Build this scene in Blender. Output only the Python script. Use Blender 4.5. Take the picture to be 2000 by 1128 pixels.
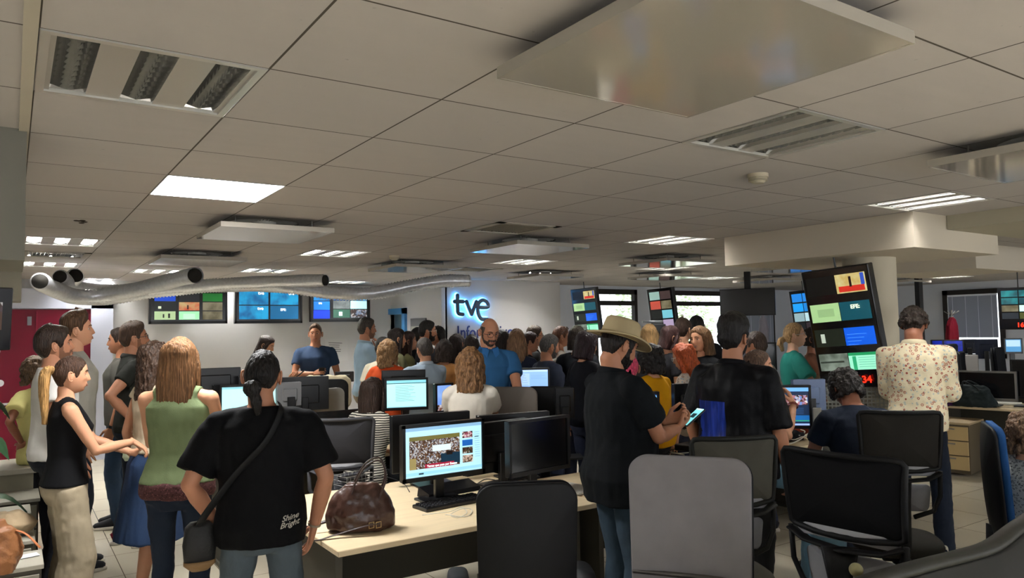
import bpy, math, random
import numpy as np
from mathutils import Vector, Matrix, noise
random.seed(7); np.random.seed(7)
for _o in list(bpy.data.objects): bpy.data.objects.remove(_o)
SC = bpy.context.scene
COL = SC.collection
CH = 1.75                       # camera height
CE = 2.5635                     # suspended ceiling height
GX, GY, GS = 0.0485, 1.6794, 0.6  # ceiling grid origin and pitch
# ------------------------------------------------------------------ camera
YAW, PIT, ROL, FPX = 0.592583, 0.0541082, -0.01730166, 1454.206
_f = np.array([math.sin(YAW)*math.cos(PIT), math.cos(YAW)*math.cos(PIT), math.sin(PIT)])
_r0 = np.array([math.cos(YAW), -math.sin(YAW), 0.0]); _u0 = np.cross(_r0, _f)
_r = _r0*math.cos(ROL)+_u0*math.sin(ROL); _u = -_r0*math.sin(ROL)+_u0*math.cos(ROL)
cam_d = bpy.data.cameras.new('camera'); cam = bpy.data.objects.new('camera', cam_d); COL.objects.link(cam)
cam_d.sensor_width = 36.0; cam_d.lens = 36.0*FPX/2000.0; cam_d.clip_start = 0.05; cam_d.clip_end = 200
M = Matrix(((_r[0], _u[0], -_f[0], 0), (_r[1], _u[1], -_f[1], 0), (_r[2], _u[2], -_f[2], CH), (0, 0, 0, 1)))
cam.matrix_world = M
SC.camera = cam
SC.view_settings.view_transform = 'Standard'; SC.view_settings.look = 'None'
SC.view_settings.gamma = 1.0; SC.view_settings.use_curve_mapping = False
SC.view_settings.exposure = EXPOSURE = 1.4
LAMP_E = 85.0; PANEL_E = 30.0; SE = 0.42
# ------------------------------------------------------------------ world: overcast daylight outside
w = bpy.data.worlds.new('world'); SC.world = w; w.use_nodes = True
bg = w.node_tree.nodes['Background']; bg.inputs[0].default_value = (0.93, 0.96, 1.0, 1); bg.inputs[1].default_value = 1.6

def ray(px, py): return _f+_r*(px-1000)/FPX-_u*(py-564)/FPX
C0 = np.array([0, 0, CH])
def at(px, py, D): return Vector(C0+D*ray(px, py))
def onz(px, py, z):
    d = ray(px, py); return Vector(C0+d*(z-CH)/d[2])
def onY(px, py, y):
    d = ray(px, py); return Vector(C0+d*y/d[1])
def onX(px, py, x):
    d = ray(px, py); return Vector(C0+d*x/d[0])
def azim(px, D):
    """horizontal unit vector from the camera towards a column of the picture"""
    p = at(px, 640, D); g = Vector((p.x, p.y, 0)); return g.normalized()
# ------------------------------------------------------------------ materials
def lin(c):
    if isinstance(c, str):
        c = c.lstrip('#'); c = [int(c[i:i+2], 16)/255 for i in (0, 2, 4)]
    return tuple(x/12.92 if x <= 0.04045 else ((x+0.055)/1.055)**2.4 for x in c[:3])
_mats = {}
def mat(col, rough=0.6, metal=0.0, kind=None, scale=60, strength=0.15, var=0.0, emit=0, coat=0, spec=None, **k):
    key = (str(col), rough, metal, kind, scale, strength, var, emit, coat, spec, str(k))
    if key in _mats: return _mats[key]
    m = bpy.data.materials.new(kind or 'plain'); m.use_nodes = True
    nt = m.node_tree; N = nt.nodes; L = nt.links
    b = N['Principled BSDF']; c = lin(col)
    b.inputs['Base Color'].default_value = (*c, 1); b.inputs['Roughness'].default_value = rough
    b.inputs['Metallic'].default_value = metal
    if spec is None and rough >= 0.4 and not metal: spec = 0.25
    if spec is not None: b.inputs['Specular IOR Level'].default_value = spec
    if coat: b.inputs['Coat Weight'].default_value = coat; b.inputs['Coat Roughness'].default_value = 0.08
    if emit:
        b.inputs['Emission Color'].default_value = (*c, 1); b.inputs['Emission Strength'].default_value = emit
    m.diffuse_color = (*c, 1)
    tc = N.new('ShaderNodeTexCoord')
    def noise_(sc, det=4, vec=None, ty='ShaderNodeTexNoise'):
        n = N.new(ty); n.inputs['Scale'].default_value = sc
        if 'Detail' in n.inputs: n.inputs['Detail'].default_value = det
        L.new(vec or tc.outputs['Object'], n.inputs['Vector']); return n
    def mapping(s):
        mp = N.new('ShaderNodeMapping'); mp.inputs['Scale'].default_value = s; L.new(tc.outputs['Object'], mp.inputs['Vector']); return mp.outputs[0]
    def bump(h, st, dist=0.01):
        bp = N.new('ShaderNodeBump'); bp.inputs['Strength'].default_value = st; bp.inputs['Distance'].default_value = dist
        L.new(h, bp.inputs['Height']); L.new(bp.outputs[0], b.inputs['Normal']); return bp
    def mixc(fac, ca, cb):
        mx = N.new('ShaderNodeMix'); mx.data_type = 'RGBA'
        L.new(fac, mx.inputs[0])
        for i, cc in ((6, ca), (7, cb)):
            if isinstance(cc, tuple): mx.inputs[i].default_value = (*cc[:3], 1)
            else: L.new(cc, mx.inputs[i])
        return mx.outputs[2]
    def ramp(fac, stops):
        r = N.new('ShaderNodeValToRGB'); L.new(fac, r.inputs[0])
        e = r.color_ramp.elements
        while len(e) > 1: e.remove(e[-1])
        e[0].position = stops[0][0]; e[0].color = (*stops[0][1], 1)
        for p_, c_ in stops[1:]:
            x = e.new(p_); x.color = (*c_, 1)
        return r.outputs[0]
    dk = tuple(x*0.55 for x in c); lt = tuple(min(1, x*1.45+0.01) for x in c)
    if kind == 'hair': b.inputs['Specular IOR Level'].default_value = 0.22
    if kind == 'fabric':
        n1 = noise_(scale, 3); n2 = noise_(9, 3)
        ad = N.new('ShaderNodeMath'); ad.operation = 'MULTIPLY_ADD'; L.new(n2.outputs[0], ad.inputs[0]); ad.inputs[1].default_value = 1.6; L.new(n1.outputs[0], ad.inputs[2])
        bump(ad.outputs[0], strength*.7, 0.006)
        L.new(mixc(n2.outputs[0], tuple(x*0.82 for x in c), tuple(min(1, x*1.15) for x in c)), b.inputs['Base Color'])
        b.inputs['Specular IOR Level'].default_value = 0.12
    elif kind == 'denim':
        n1 = noise_(7, 5); n2 = noise_(1.0, 2, mapping((260, 260, 40)))
        f = mixc(n2.outputs[0], c, lt)
        L.new(mixc(ramp(n1.outputs[0], [(0.35, (0, 0, 0)), (0.7, (1, 1, 1))]), f, tuple(min(1, x*1.5) for x in c)), b.inputs['Base Color'])
        bump(n1.outputs[0], 0.35, 0.02)
    elif kind == 'hair':
        n1 = noise_(1.0, 4, mapping(k.get('st', (150, 150, 14))))
        f = ramp(n1.outputs[0], [(0.30, tuple(x*0.45 for x in c)), (0.5, c), (0.72, tuple(min(1, x*1.9+0.01) for x in c))])
        L.new(f, b.inputs['Base Color']); bump(n1.outputs[0], 0.75, 0.012)
    elif kind == 'skin':
        n1 = noise_(14, 3)
        L.new(mixc(n1.outputs[0], tuple(x*y for x, y in zip(c, (1.0, 0.86, 0.82))), tuple(min(1, x*y) for x, y in zip(c, (1.03, 1.08, 1.08)))), b.inputs['Base Color'])
        b.inputs['Subsurface Weight'].default_value = 0.0
        n2 = noise_(140, 2); bump(n2.outputs[0], 0.08, 0.004)
    elif kind == 'stripes':
        wv = N.new('ShaderNodeTexWave'); wv.bands_direction = 'Z'; wv.inputs['Scale'].default_value = scale; wv.inputs['Distortion'].default_value = 1.2
        L.new(tc.outputs['Object'], wv.inputs['Vector'])
        L.new(ramp(wv.outputs[0], [(0.0, lin(k['c2'])), (0.38, lin(k['c2'])), (0.44, c), (1, c)]), b.inputs['Base Color'])
        bump(noise_(9).outputs[0], 0.3, 0.02)
    elif kind == 'floral':
        v = N.new('ShaderNodeTexVoronoi'); v.inputs['Scale'].default_value = scale; L.new(tc.outputs['Object'], v.inputs['Vector'])
        cr = ramp(v.outputs['Distance'], [(0.0, lin(k['c2'])), (0.10, lin(k['c2'])), (0.14, c), (0.2, c), (0.23, lin(k['c2'])), (0.31, lin(k['c2'])), (0.35, c), (1, c)])
        v2 = N.new('ShaderNodeTexVoronoi'); v2.inputs['Scale'].default_value = scale*1.15; mp = N.new('ShaderNodeMapping'); mp.inputs['Location'].default_value = (3.3, 1.7, 9.1)
        L.new(tc.outputs['Object'], mp.inputs['Vector']); L.new(mp.outputs[0], v2.inputs['Vector'])
        sel = ramp(v2.outputs['Distance'], [(0, (1, 1, 1)), (0.26, (1, 1, 1)), (0.3, (0, 0, 0))])
        L.new(mixc(sel, cr, lin(k['c3'])), b.inputs['Base Color'])
        bump(noise_(10).outputs[0], 0.5, 0.02)
    elif kind == 'wood':
        n1 = noise_(1.0, 6, mapping(k.get('st', (3, 60, 60))))
        L.new(mixc(n1.outputs[0], tuple(x*0.8 for x in c), tuple(min(1, x*1.15) for x in c)), b.inputs['Base Color'])
        bump(n1.outputs[0], 0.05)
    elif kind == 'leather':
        v = noise_(90, 4); n2 = noise_(7, 4)
        L.new(mixc(n2.outputs[0], dk, lt), b.inputs['Base Color'])
        ad = N.new('ShaderNodeMath'); ad.operation = 'MULTIPLY_ADD'; L.new(n2.outputs[0], ad.inputs[0]); ad.inputs[1].default_value = 4; L.new(v.outputs[0], ad.inputs[2])
        bump(ad.outputs[0], strength, 0.012)
    elif kind == 'wall':
        n1 = noise_(1.5, 5); n2 = noise_(120, 2)
        L.new(mixc(n1.outputs[0], tuple(x*0.94 for x in c), tuple(min(1, x*1.04) for x in c)), b.inputs['Base Color'])
        bump(n2.outputs[0], 0.06, 0.004)
    elif kind == 'foil':
        n1 = noise_(30, 3); bump(n1.outputs[0], 0.3, 0.01)
        L.new(mixc(n1.outputs[0], tuple(x*0.7 for x in c), tuple(min(1, x*1.2) for x in c)), b.inputs['Base Color'])
    elif kind == 'leaf':
        n1 = noise_(8, 4); L.new(mixc(n1.outputs[0], dk, lt), b.inputs['Base Color'])
    elif kind == 'mesh':
        ck = N.new('ShaderNodeTexChecker'); ck.inputs['Scale'].default_value = 260; L.new(tc.outputs['Object'], ck.inputs['Vector'])
        L.new(mixc(ck.outputs['Fac'], c, lt), b.inputs['Base Color']); bump(ck.outputs['Fac'], 0.2, 0.003)
    elif kind == 'cloud':   # glowing picture on a screen, procedural blotches
        n1 = noise_(scale, 3)
        cc = ramp(n1.outputs[0], [(0.35, lin(k['c2'])), (0.62, c)])
        L.new(cc, b.inputs['Emission Color']); b.inputs['Base Color'].default_value = (0.01, 0.01, 0.01, 1)
    elif kind == 'crowd':
        v = N.new('ShaderNodeTexVoronoi'); v.inputs['Scale'].default_value = scale; L.new(tc.outputs['Object'], v.inputs['Vector'])
        hs = N.new('ShaderNodeSeparateColor'); L.new(v.outputs['Color'], hs.inputs[0])
        cc = ramp(hs.outputs[0], [(0, lin('#1c1510')), (0.3, lin('#5b3a26')), (0.55, c), (0.75, lin(k['c2'])), (1, lin('#e8e2d8'))])
        L.new(cc, b.inputs['Emission Color']); b.inputs['Base Color'].default_value = (0.01, 0.01, 0.01, 1)
    elif kind in ('ceil', 'floor'):
        p = GS; ox, oy = (GX, GY) if kind == 'ceil' else k['off']
        if kind == 'floor': p = k['pitch']
        sp = N.new('ShaderNodeSeparateXYZ'); L.new(tc.outputs['Object'], sp.inputs[0])
        masks = []
        ids = []
        for i, o_ in ((0, ox), (1, oy)):
            a = N.new('ShaderNodeMath'); a.operation = 'SUBTRACT'; L.new(sp.outputs[i], a.inputs[0]); a.inputs[1].default_value = o_
            d = N.new('ShaderNodeMath'); d.operation = 'DIVIDE'; L.new(a.outputs[0], d.inputs[0]); d.inputs[1].default_value = p
            fr = N.new('ShaderNodeMath'); fr.operation = 'FRACT'; L.new(d.outputs[0], fr.inputs[0])
            fl = N.new('ShaderNodeMath'); fl.operation = 'FLOOR'; L.new(d.outputs[0], fl.inputs[0]); ids.append(fl)
            s = N.new('ShaderNodeMath'); s.operation = 'SUBTRACT'; L.new(fr.outputs[0], s.inputs[0]); s.inputs[1].default_value = 0.5
            ab = N.new('ShaderNodeMath'); ab.operation = 'ABSOLUTE'; L.new(s.outputs[0], ab.inputs[0])
            masks.append(ab)
        mx = N.new('ShaderNodeMath'); mx.operation = 'MAXIMUM'; L.new(masks[0].outputs[0], mx.inputs[0]); L.new(masks[1].outputs[0], mx.inputs[1])
        wl = k.get('wl', 0.006)
        gm = N.new('ShaderNodeMath'); gm.operation = 'GREATER_THAN'; L.new(mx.outputs[0], gm.inputs[0]); gm.inputs[1].default_value = 0.5-wl/2/p*1.0
        cb = N.new('ShaderNodeCombineXYZ'); L.new(ids[0].outputs[0], cb.inputs[0]); L.new(ids[1].outputs[0], cb.inputs[1])
        wn = N.new('ShaderNodeTexWhiteNoise'); wn.noise_dimensions = '3D'; L.new(cb.outputs[0], wn.inputs['Vector'])
        n1 = noise_(1.0, 6, mapping(k.get('st', (3, 14, 3)))); n2 = noise_(30, 6)
        base = mixc(n1.outputs[0], tuple(x*0.93 for x in c), tuple(min(1, x*1.04) for x in c))
        base = mixc(wn.outputs[0], base, tuple(x*(0.93 if kind == 'ceil' else 0.95) for x in c))
        if kind == 'ceil':
            st = ramp(n2.outputs[0], [(0.0, (0, 0, 0)), (0.70, (0, 0, 0)), (0.78, (1, 1, 1))])
            base = mixc(st, base, tuple(x*0.75 for x in c))
        L.new(mixc(gm.outputs[0], base, lin(k['line'])), b.inputs['Base Color'])
        inv = N.new('ShaderNodeMath'); inv.operation = 'SUBTRACT'; inv.inputs[0].default_value = 1; L.new(gm.outputs[0], inv.inputs[1]); bump(inv.outputs[0], 0.6, 0.004)
    _mats[key] = m
    return m
# ------------------------------------------------------------------ raw geometry: (verts Nx3, faces list, mat index list)
class G:
    def __init__(s): s.v = []; s.f = []; s.m = []; s.n = 0
    def add(s, v, f, mi=0):
        v = np.asarray(v, float)
        s.v.append(v); s.f += [tuple(i+s.n for i in q) for q in f]
        s.m += ([mi]*len(f) if isinstance(mi, int) else list(mi)); s.n += len(v); return s
    def box(s, c, d, mi=0, R=None, bev=0):
        c = np.array(c, float); d = np.array(d, float)/2
        if bev and min(d) > bev*1.01:
            b = bev; v = []; idx = {}
            for sx in (-1, 1):
                for sy in (-1, 1):
                    for sz in (-1, 1):
                        for ax in range(3):
                            q = d-b; q = q.copy(); q[ax] = d[ax]
                            idx[(sx, sy, sz, ax)] = len(v); v.append(q*np.array((sx, sy, sz)))
            f = []
            for ax in range(3):
                for sg in (-1, 1):
                    o = [a for a in range(3) if a != ax]; loop = []
                    for a_, b_ in ((-1, -1), (1, -1), (1, 1), (-1, 1)):
                        sgn = [0, 0, 0]; sgn[ax] = sg; sgn[o[0]] = a_; sgn[o[1]] = b_; loop.append(idx[(*sgn, ax)])
                    if (sg > 0) == (ax == 1): loop.reverse()
                    f.append(tuple(loop))
            for ax in range(3):
                o = [a for a in range(3) if a != ax]
                for a_ in (-1, 1):
                    for b_ in (-1, 1):
                        def S(t):
                            q = [0, 0, 0]; q[ax] = t; q[o[0]] = a_; q[o[1]] = b_; return q
                        l = [idx[(*S(-1), o[0])], idx[(*S(1), o[0])], idx[(*S(1), o[1])], idx[(*S(-1), o[1])]]
                        f.append(tuple(l))
            for sx in (-1, 1):
                for sy in (-1, 1):
                    for sz in (-1, 1): f.append(tuple(idx[(sx, sy, sz, a)] for a in range(3)))
            v = np.array(v)
        else:
            v = np.array([(x, y, z) for x in (-1, 1) for y in (-1, 1) for z in (-1, 1)])*d
            f = [(0, 1, 3, 2), (4, 6, 7, 5), (0, 4, 5, 1), (2, 3, 7, 6), (0, 2, 6, 4), (1, 5, 7, 3)]
        if R is not None: v = v@np.array(R).T
        return s.add(v+c, f, mi)
    def tube(s, pts, rad, n=10, mi=0, cap=True, up=(0.013, 0.027, 1), ab=None, closed=False):
        """pts: centres; rad: radius or list; ab: list of (a,b) ellipse radii measured along side and fwd axes"""
        P = np.array([tuple(p) for p in pts], float); k = len(P)
        if not hasattr(rad, '__len__'): rad = [rad]*k
        up = np.array(up, float); V = []
        T = np.gradient(P, axis=0) if k > 2 else np.array([P[1]-P[0]]*2)
        if closed: T = np.roll(P, -1, 0)-np.roll(P, 1, 0)
        prev = None
        for i in range(k):
            t = T[i]/(np.linalg.norm(T[i])+1e-9)
            if prev is None:
                a = np.cross(up, t)
                if np.linalg.norm(a) < 1e-3: a = np.cross((1, 0, 0), t)
            else: a = prev-t*(prev@t)
            a /= np.linalg.norm(a)+1e-9; prev = a; b = np.cross(t, a)
            ra, rb = (rad[i], rad[i]) if ab is None else ab[i]
            th = np.arange(n)*2*math.pi/n
            V.append(P[i]+np.outer(np.cos(th)*ra, a)+np.outer(np.sin(th)*rb, b))
        V = np.concatenate(V); F = []
        for i in range(k if closed else k-1):
            j2 = (i+1) % k
            for j in range(n):
                q = (j+1) % n; F.append((i*n+j, i*n+q, j2*n+q, j2*n+j))
        if cap and not closed: F.append(tuple(range(n-1, -1, -1))); F.append(tuple((k-1)*n+j for j in range(n)))
        return s.add(V, F, mi)
    def sec(s, secs, n=20, mi=0, p=2.0):
        """stack of horizontal super-ellipse sections (cx,cy,cz,rx,ry)"""
        V = []; th = np.arange(n)*2*math.pi/n
        if secs[0][2] > secs[-1][2]: secs = secs[::-1]
        for q in secs:
            cx, cy, cz, rx, ry = q[:5]; e = 2.0/(q[5] if len(q) > 5 else p)
            c_, s_ = np.cos(th), np.sin(th)
            V.append(np.c_[cx+rx*np.sign(c_)*abs(c_)**e, cy+ry*np.sign(s_)*abs(s_)**e, np.full(n, cz)])
        V = np.concatenate(V); k = len(secs); F = []
        for i in range(k-1):
            for j in range(n):
                q = (j+1) % n; F.append((i*n+j, i*n+q, (i+1)*n+q, (i+1)*n+j))
        F.append(tuple(range(n-1, -1, -1))); F.append(tuple((k-1)*n+j for j in range(n)))
        return s.add(V, F, mi)
    def ball(s, c, r, n=12, m=8, mi=0):
        r = np.array([r]*3 if not hasattr(r, '__len__') else r, float)
        V = [(0, 0, -1)]; F = []
        for i in range(1, m):
            a = -math.pi/2+math.pi*i/m
            V += [(math.cos(a)*math.cos(2*math.pi*j/n), math.cos(a)*math.sin(2*math.pi*j/n), math.sin(a)) for j in range(n)]
        V.append((0, 0, 1)); e = len(V)-1
        for j in range(n): F.append((0, 1+(j+1) % n, 1+j)); F.append((e, 1+(m-2)*n+j, 1+(m-2)*n+(j+1) % n))
        for i in range(m-2):
            for j in range(n): F.append((1+i*n+j, 1+i*n+(j+1) % n, 1+(i+1)*n+(j+1) % n, 1+(i+1)*n+j))
        return s.add(np.array(V)*r+np.array(c), F, mi)
    def quad(s, a, b, c, d, mi=0): return s.add([tuple(a), tuple(b), tuple(c), tuple(d)], [(0, 1, 2, 3)], mi)
    def prism(s, poly, z0, z1, mi=0):
        n = len(poly); V = [(x, y, z0) for x, y in poly]+[(x, y, z1) for x, y in poly]
        F = [tuple(range(n-1, -1, -1)), tuple(range(n, 2*n))]+[(i, (i+1) % n, n+(i+1) % n, n+i) for i in range(n)]
        return s.add(V, F, mi)
    def V(s): return np.concatenate(s.v)
    def xf(s, R=None, t=None):
        v = s.V()
        if R is not None: v = v@np.array(R).T
        if t is not None: v = v+np.array(t)
        s.v = [v]; return s
    def join(s, g, mi=None):
        if g.n: s.add(g.V(), g.f, g.m if mi is None else [mi]*len(g.f))
        return s
def mesh_of(g, name, mats, smooth=True):
    me = bpy.data.meshes.new(name); me.from_pydata(g.V().tolist(), [], g.f)
    for m in (mats if isinstance(mats, (list, tuple)) else [mats]): me.materials.append(m)
    me.polygons.foreach_set('material_index', g.m)
    if smooth: me.polygons.foreach_set('use_smooth', [True]*len(g.f))
    me.update(); return me
def obj(name, g, mats, parent=None, smooth=False, loc=None, rot=None):
    me = mesh_of(g, name, mats, smooth); o = bpy.data.objects.new(name, me); COL.objects.link(o)
    if smooth == 'auto':
        me.polygons.foreach_set('use_smooth', [True]*len(g.f))
        try: me.set_sharp_from_angle(angle=0.6)
        except Exception: pass
    if parent: o.parent = parent
    if loc is not None: o.location = loc
    if rot is not None: o.rotation_euler = rot
    return o
def tag(o, label, cat, group=None, kind=None):
    o['label'] = label; o['category'] = cat
    if group: o['group'] = group
    if kind: o['kind'] = kind
    return o
def empty(name, label=None, cat=None, loc=(0, 0, 0), rz=0, group=None):
    o = bpy.data.objects.new(name, None); COL.objects.link(o); o.location = loc; o.rotation_euler = (0, 0, rz); o.empty_display_size = 0.1
    if label: tag(o, label, cat, group)
    return o
def struct(name, g, m, parent=None, smooth=False):
    o = obj(name, g, m, parent, smooth)
    if not parent: o['kind'] = 'structure'
    return o
def copy_tree(o, parent=None):
    c = o.copy(); COL.objects.link(c); c.parent = parent
    for ch in o.children: copy_tree(ch, c)
    return c
def remesh(g, vox, smooth=2):
    me = bpy.data.meshes.new('t'); me.from_pydata(g.V().tolist(), [], g.f); me.update()
    o = bpy.data.objects.new('t', me); COL.objects.link(o)
    md = o.modifiers.new('r', 'REMESH'); md.mode = 'VOXEL'; md.voxel_size = vox; md.use_smooth_shade = True
    if smooth:
        s_ = o.modifiers.new('s', 'SMOOTH'); s_.factor = 0.5; s_.iterations = smooth
    dg = bpy.context.evaluated_depsgraph_get(); dg.update()
    ev = o.evaluated_get(dg); m2 = ev.to_mesh()
    n = len(m2.vertices); v = np.empty(n*3); m2.vertices.foreach_get('co', v); v = v.reshape(-1, 3)
    nr = np.empty(n*3); m2.vertices.foreach_get('normal', nr)
    f = [tuple(p.vertices) for p in m2.polygons]
    ev.to_mesh_clear(); bpy.data.objects.remove(o); bpy.data.meshes.remove(me)
    r = G(); r.add(v, f); r.nr = nr.reshape(-1, 3); return r
def wrinkle(g, amp, sc=(1, 1, 1), freq=9.0, seed=0.0):
    v = g.V(); sc = np.array(sc)*freq
    d = np.array([noise.fractal(Vector((p*sc+seed).tolist()), 0.8, 2.0, 3) for p in v])
    g.v = [v+g.nr*(d*amp)[:, None]]; return g
def rotz(a): c, s = math.cos(a), math.sin(a); return np.array(((c, -s, 0), (s, c, 0), (0, 0, 1)))
def rotx(a): c, s = math.cos(a), math.sin(a); return np.array(((1, 0, 0), (0, c, -s), (0, s, c)))
def roty(a): c, s = math.cos(a), math.sin(a); return np.array(((c, 0, s), (0, 1, 0), (-s, 0, c)))
def text_geo(txt, size=1.0, depth=0.0, shear=0, spacing=1.0, bold=0):
    cu = bpy.data.curves.new('t', 'FONT'); cu.body = txt; cu.size = size; cu.extrude = depth; cu.shear = shear; cu.space_character = spacing; cu.offset = bold; cu.resolution_u = 3
    o = bpy.data.objects.new('t', cu); COL.objects.link(o); dg = bpy.context.evaluated_depsgraph_get(); dg.update()
    m2 = o.evaluated_get(dg).to_mesh(); g = G()
    if len(m2.vertices): g.add(np.array([tuple(v.co) for v in m2.vertices]), [tuple(p.vertices) for p in m2.polygons])
    o.evaluated_get(dg).to_mesh_clear(); bpy.data.objects.remove(o); bpy.data.curves.remove(cu)
    return g
def bezier(P, n=16):
    """smooth Catmull-Rom through points"""
    P = [np.array(tuple(p), float) for p in P]; P = [2*P[0]-P[1]]+P+[2*P[-1]-P[-2]]; out = []
    for i in range(1, len(P)-2):
        a, b, c, d = P[i-1:i+3]
        for t in np.linspace(0, 1, n, endpoint=False):
            out.append(0.5*((2*b)+(-a+c)*t+(2*a-5*b+4*c-d)*t*t+(-a+3*b-3*c+d)*t**3))
    out.append(P[-2]); return out
# ================================================================== ROOM
XR, YB = 16.5, 11.0          # right wall, window wall
cellc = lambda i, j: (GX+GS*(i+0.5), GY+GS*(j+0.5))
LAMPS = {(0, 1): 0, (4, 0): 0, (0, 9): 1, (0, 13): 0, (4, 9): 1, (4, 13): 1, (7, 16): 1, (8, 9): 1, (8, 5): 1, (8, 1): 1, (12, 5): 0, (12, 9): 1,
         (16, 11): 1, (23, 8): 1, (21, 6): 1, (16, 5): 1, (0, 5): -1, (4, 5): -1,
         (-4, -3): 1, (4, -4): 1, (-4, 1): 1, (8, -3): 1, (8, -3): 1, (0, -3): 2, (2, -4): 2, (6, -4): 2, (4, -7): 1, (-3, 5): 1, (3, -6): 1}  # cells outside the view hold unseen lamps added for overhead light
LAMPS.update({(2, 14): 2, (11, 13): 2, (4, 17): 2, (1, 17): 2, (-2, 14): 2, (0, 13): 2, (4, 13): 2, (7, 16): 2}); LAMPS.pop((0, 5)); LAMPS.pop((4, 5))  # extra lamps added close to the left wall to brighten it
PANEL = (1, 4)
DIFF = [(2, -1), (2, 6), (2, 10), (6, 10), (6, 6), (10, 11), (10, 7), (13, 10), (6, -1), (14, 7), (17, 10), (18, 8), (18, 6), (22, 9)]
GRILLES = [(5, 5), (0, 11), (8, 11)]
X0c, X1c, Y0c, Y1c = -10, 28, -9, 20
skip = set(LAMPS)|{PANEL}|set(DIFF)|set(GRILLES)
g = G()
for i in range(X0c, X1c):
    for j in range(Y0c, Y1c):
        if (i, j) in skip: continue
        x, y = GX+GS*i, GY+GS*j
        g.quad((x, y, CE), (x, y+GS, CE), (x+GS, y+GS, CE), (x+GS, y, CE))
m_ceil = mat('#b3aeaa', 0.85, kind='ceil', line='#4b463e', wl=0.0075)
ceil = struct('ceiling', g, m_ceil)
g = G(); g.box(((GX+GS*(X0c+X1c)/2), (GY+GS*(Y0c+Y1c)/2), CE+0.36), (GS*(X1c-X0c)+0.4, GS*(Y1c-Y0c)+0.4, 0.1))
struct('ceiling', g, mat('#5c574d', 0.9))
g = G(); g.box((6.0, 4.2, -0.05), (26, 21, 0.1))
m_floor = mat('#c9c0ab', 0.2, kind='floor', line='#6a6253', wl=0.006, pitch=0.6, off=(0.12, 0.23), spec=0.35, st=(2, 2, 2))
struct('floor', g, m_floor)
m_wall = mat('#d2d2d2', 0.8, kind='wall'); m_wallc = mat('#ccd0d8', 0.8, kind='wall')
m_white = mat('#d6d8dc', 0.5); m_dark = mat('#1b1b1d', 0.45); m_black = mat('#0c0c0e', 0.35)
# left / back wall with the red door (door opening X -0.7..0.87), monitors and the blue framed window
def wall_y(name, y, x0, x1, holes=(), z1=CE+0.3, t=0.14, m=m_wall):
    g = G(); xs = x0
    for hx0, hx1, hz0, hz1 in sorted(holes):
        if hx0 > xs: g.box(((xs+hx0)/2, y+t/2, z1/2), (hx0-xs, t, z1))
        if hz0 > 0: g.box(((hx0+hx1)/2, y+t/2, hz0/2), (hx1-hx0, t, hz0))
        if hz1 < z1: g.box(((hx0+hx1)/2, y+t/2, (hz1+z1)/2), (hx1-hx0, t, z1-hz1))
        xs = hx1
    if x1 > xs: g.box(((xs+x1)/2, y+t/2, z1/2), (x1-xs, t, z1))
    return struct(name, g, m)
YL = 12.3; KL = YL/11.2
wall_y('wall_left', YL, -6.0, 5.72, ())
wall_y('wall_logo', 10.4, 5.72, 8.02, (), m=mat('#c3c1c0', 0.8, kind='wall'))
wa, wb = onX(747, 603, 5.65).y, onX(795, 603, 5.65).y; zt_ = 2.15; g = G()
for a_, b_, c_, e_ in ((10.4, wb, 0, 2.86), (wa, YL, 0, 2.86), (wb, wa, 0, 0.9), (wb, wa, zt_, 2.86)): g.box((5.70, (a_+b_)/2, (c_+e_)/2), (0.1, b_-a_, e_-c_))
struct('wall_logo_side', g, m_wall)
g = G(); g.box((8.0, 10.77, 1.43), (0.1, 0.6, 2.86)); struct('wall_recess', g, m_wall)
WN = [(8.98+0.32, 10.42, 0.95, 2.5), (10.95, 13.12, 0.95, 2.5), (13.3, 14.75, 0.95, 2.5)]
wall_y('wall_back', YB, 8.0, XR+0.2, WN, m=m_wallc)
g = G()
x = XR+0.07
for (a, b, z0, z1) in ((-4, 6.87, 0, 2.9), (8.03, 11.3, 0, 2.9), (6.87, 8.03, 0, 1.0), (6.87, 8.03, 2.41, 2.9)):
    g.box((x, (a+b)/2, (z0+z1)/2), (0.14, b-a, z1-z0))
struct('wall_right', g, m_wallc)
g = G(); g.box((-6.0, 4.0, 1.43), (0.14, 15, 2.86)); struct('wall_side', g, m_wall)
# unseen wall behind the camera, window bands added to let daylight in
g = G(); yb = -3.6
g.box((5.2, yb, 0.25), (22.6, 0.14, 0.5)); g.box((5.2, yb, 2.55), (22.6, 0.14, 0.64))
for xx in (-6, -2.5, 1, 4.5, 8, 11.5, 16.3): g.box((xx, yb, 1.43), (0.5, 0.14, 2.86))
struct('wall_front', g, m_wall)
# windows in the back wall
def window(n, x0, x1, z0, z1, y, blind=False, frame='#2a2523'):
    w_ = empty('window_%d' % n); w_['kind'] = 'structure'
    g = G(); f = 0.075
    for a, b, c_, d in ((x0, x0+f, z0, z1), (x1-f, x1, z0, z1), (x0, x1, z1-f*1.3, z1), (x0, x1, z0, z0+f)):
        g.box(((a+b)/2, y, (c_+d)/2), (b-a, 0.1, d-c_))
    if not blind: g.box(((x0+x1)/2, y, z1-0.27), (x1-x0, 0.08, 0.09))
    obj('window_frame', g, mat(frame, 0.5), w_)
    g = G(); g.box(((x0+x1)/2, y+0.03, (z0+z1)/2), (x1-x0-0.1, 0.006, z1-z0-0.1))
    obj('window_pane', g, glass, w_)
    return w_
glass = bpy.data.materials.new('glass'); glass.use_nodes = True
_n = glass.node_tree.nodes; _n.clear()
_t = _n.new('ShaderNodeBsdfTransparent'); _gl = _n.new('ShaderNodeBsdfGlossy'); _gl.inputs['Roughness'].default_value = 0.03; _mx = _n.new('ShaderNodeMixShader'); _mx.inputs[0].default_value = 0.06; _ou = _n.new('ShaderNodeOutputMaterial')
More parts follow.
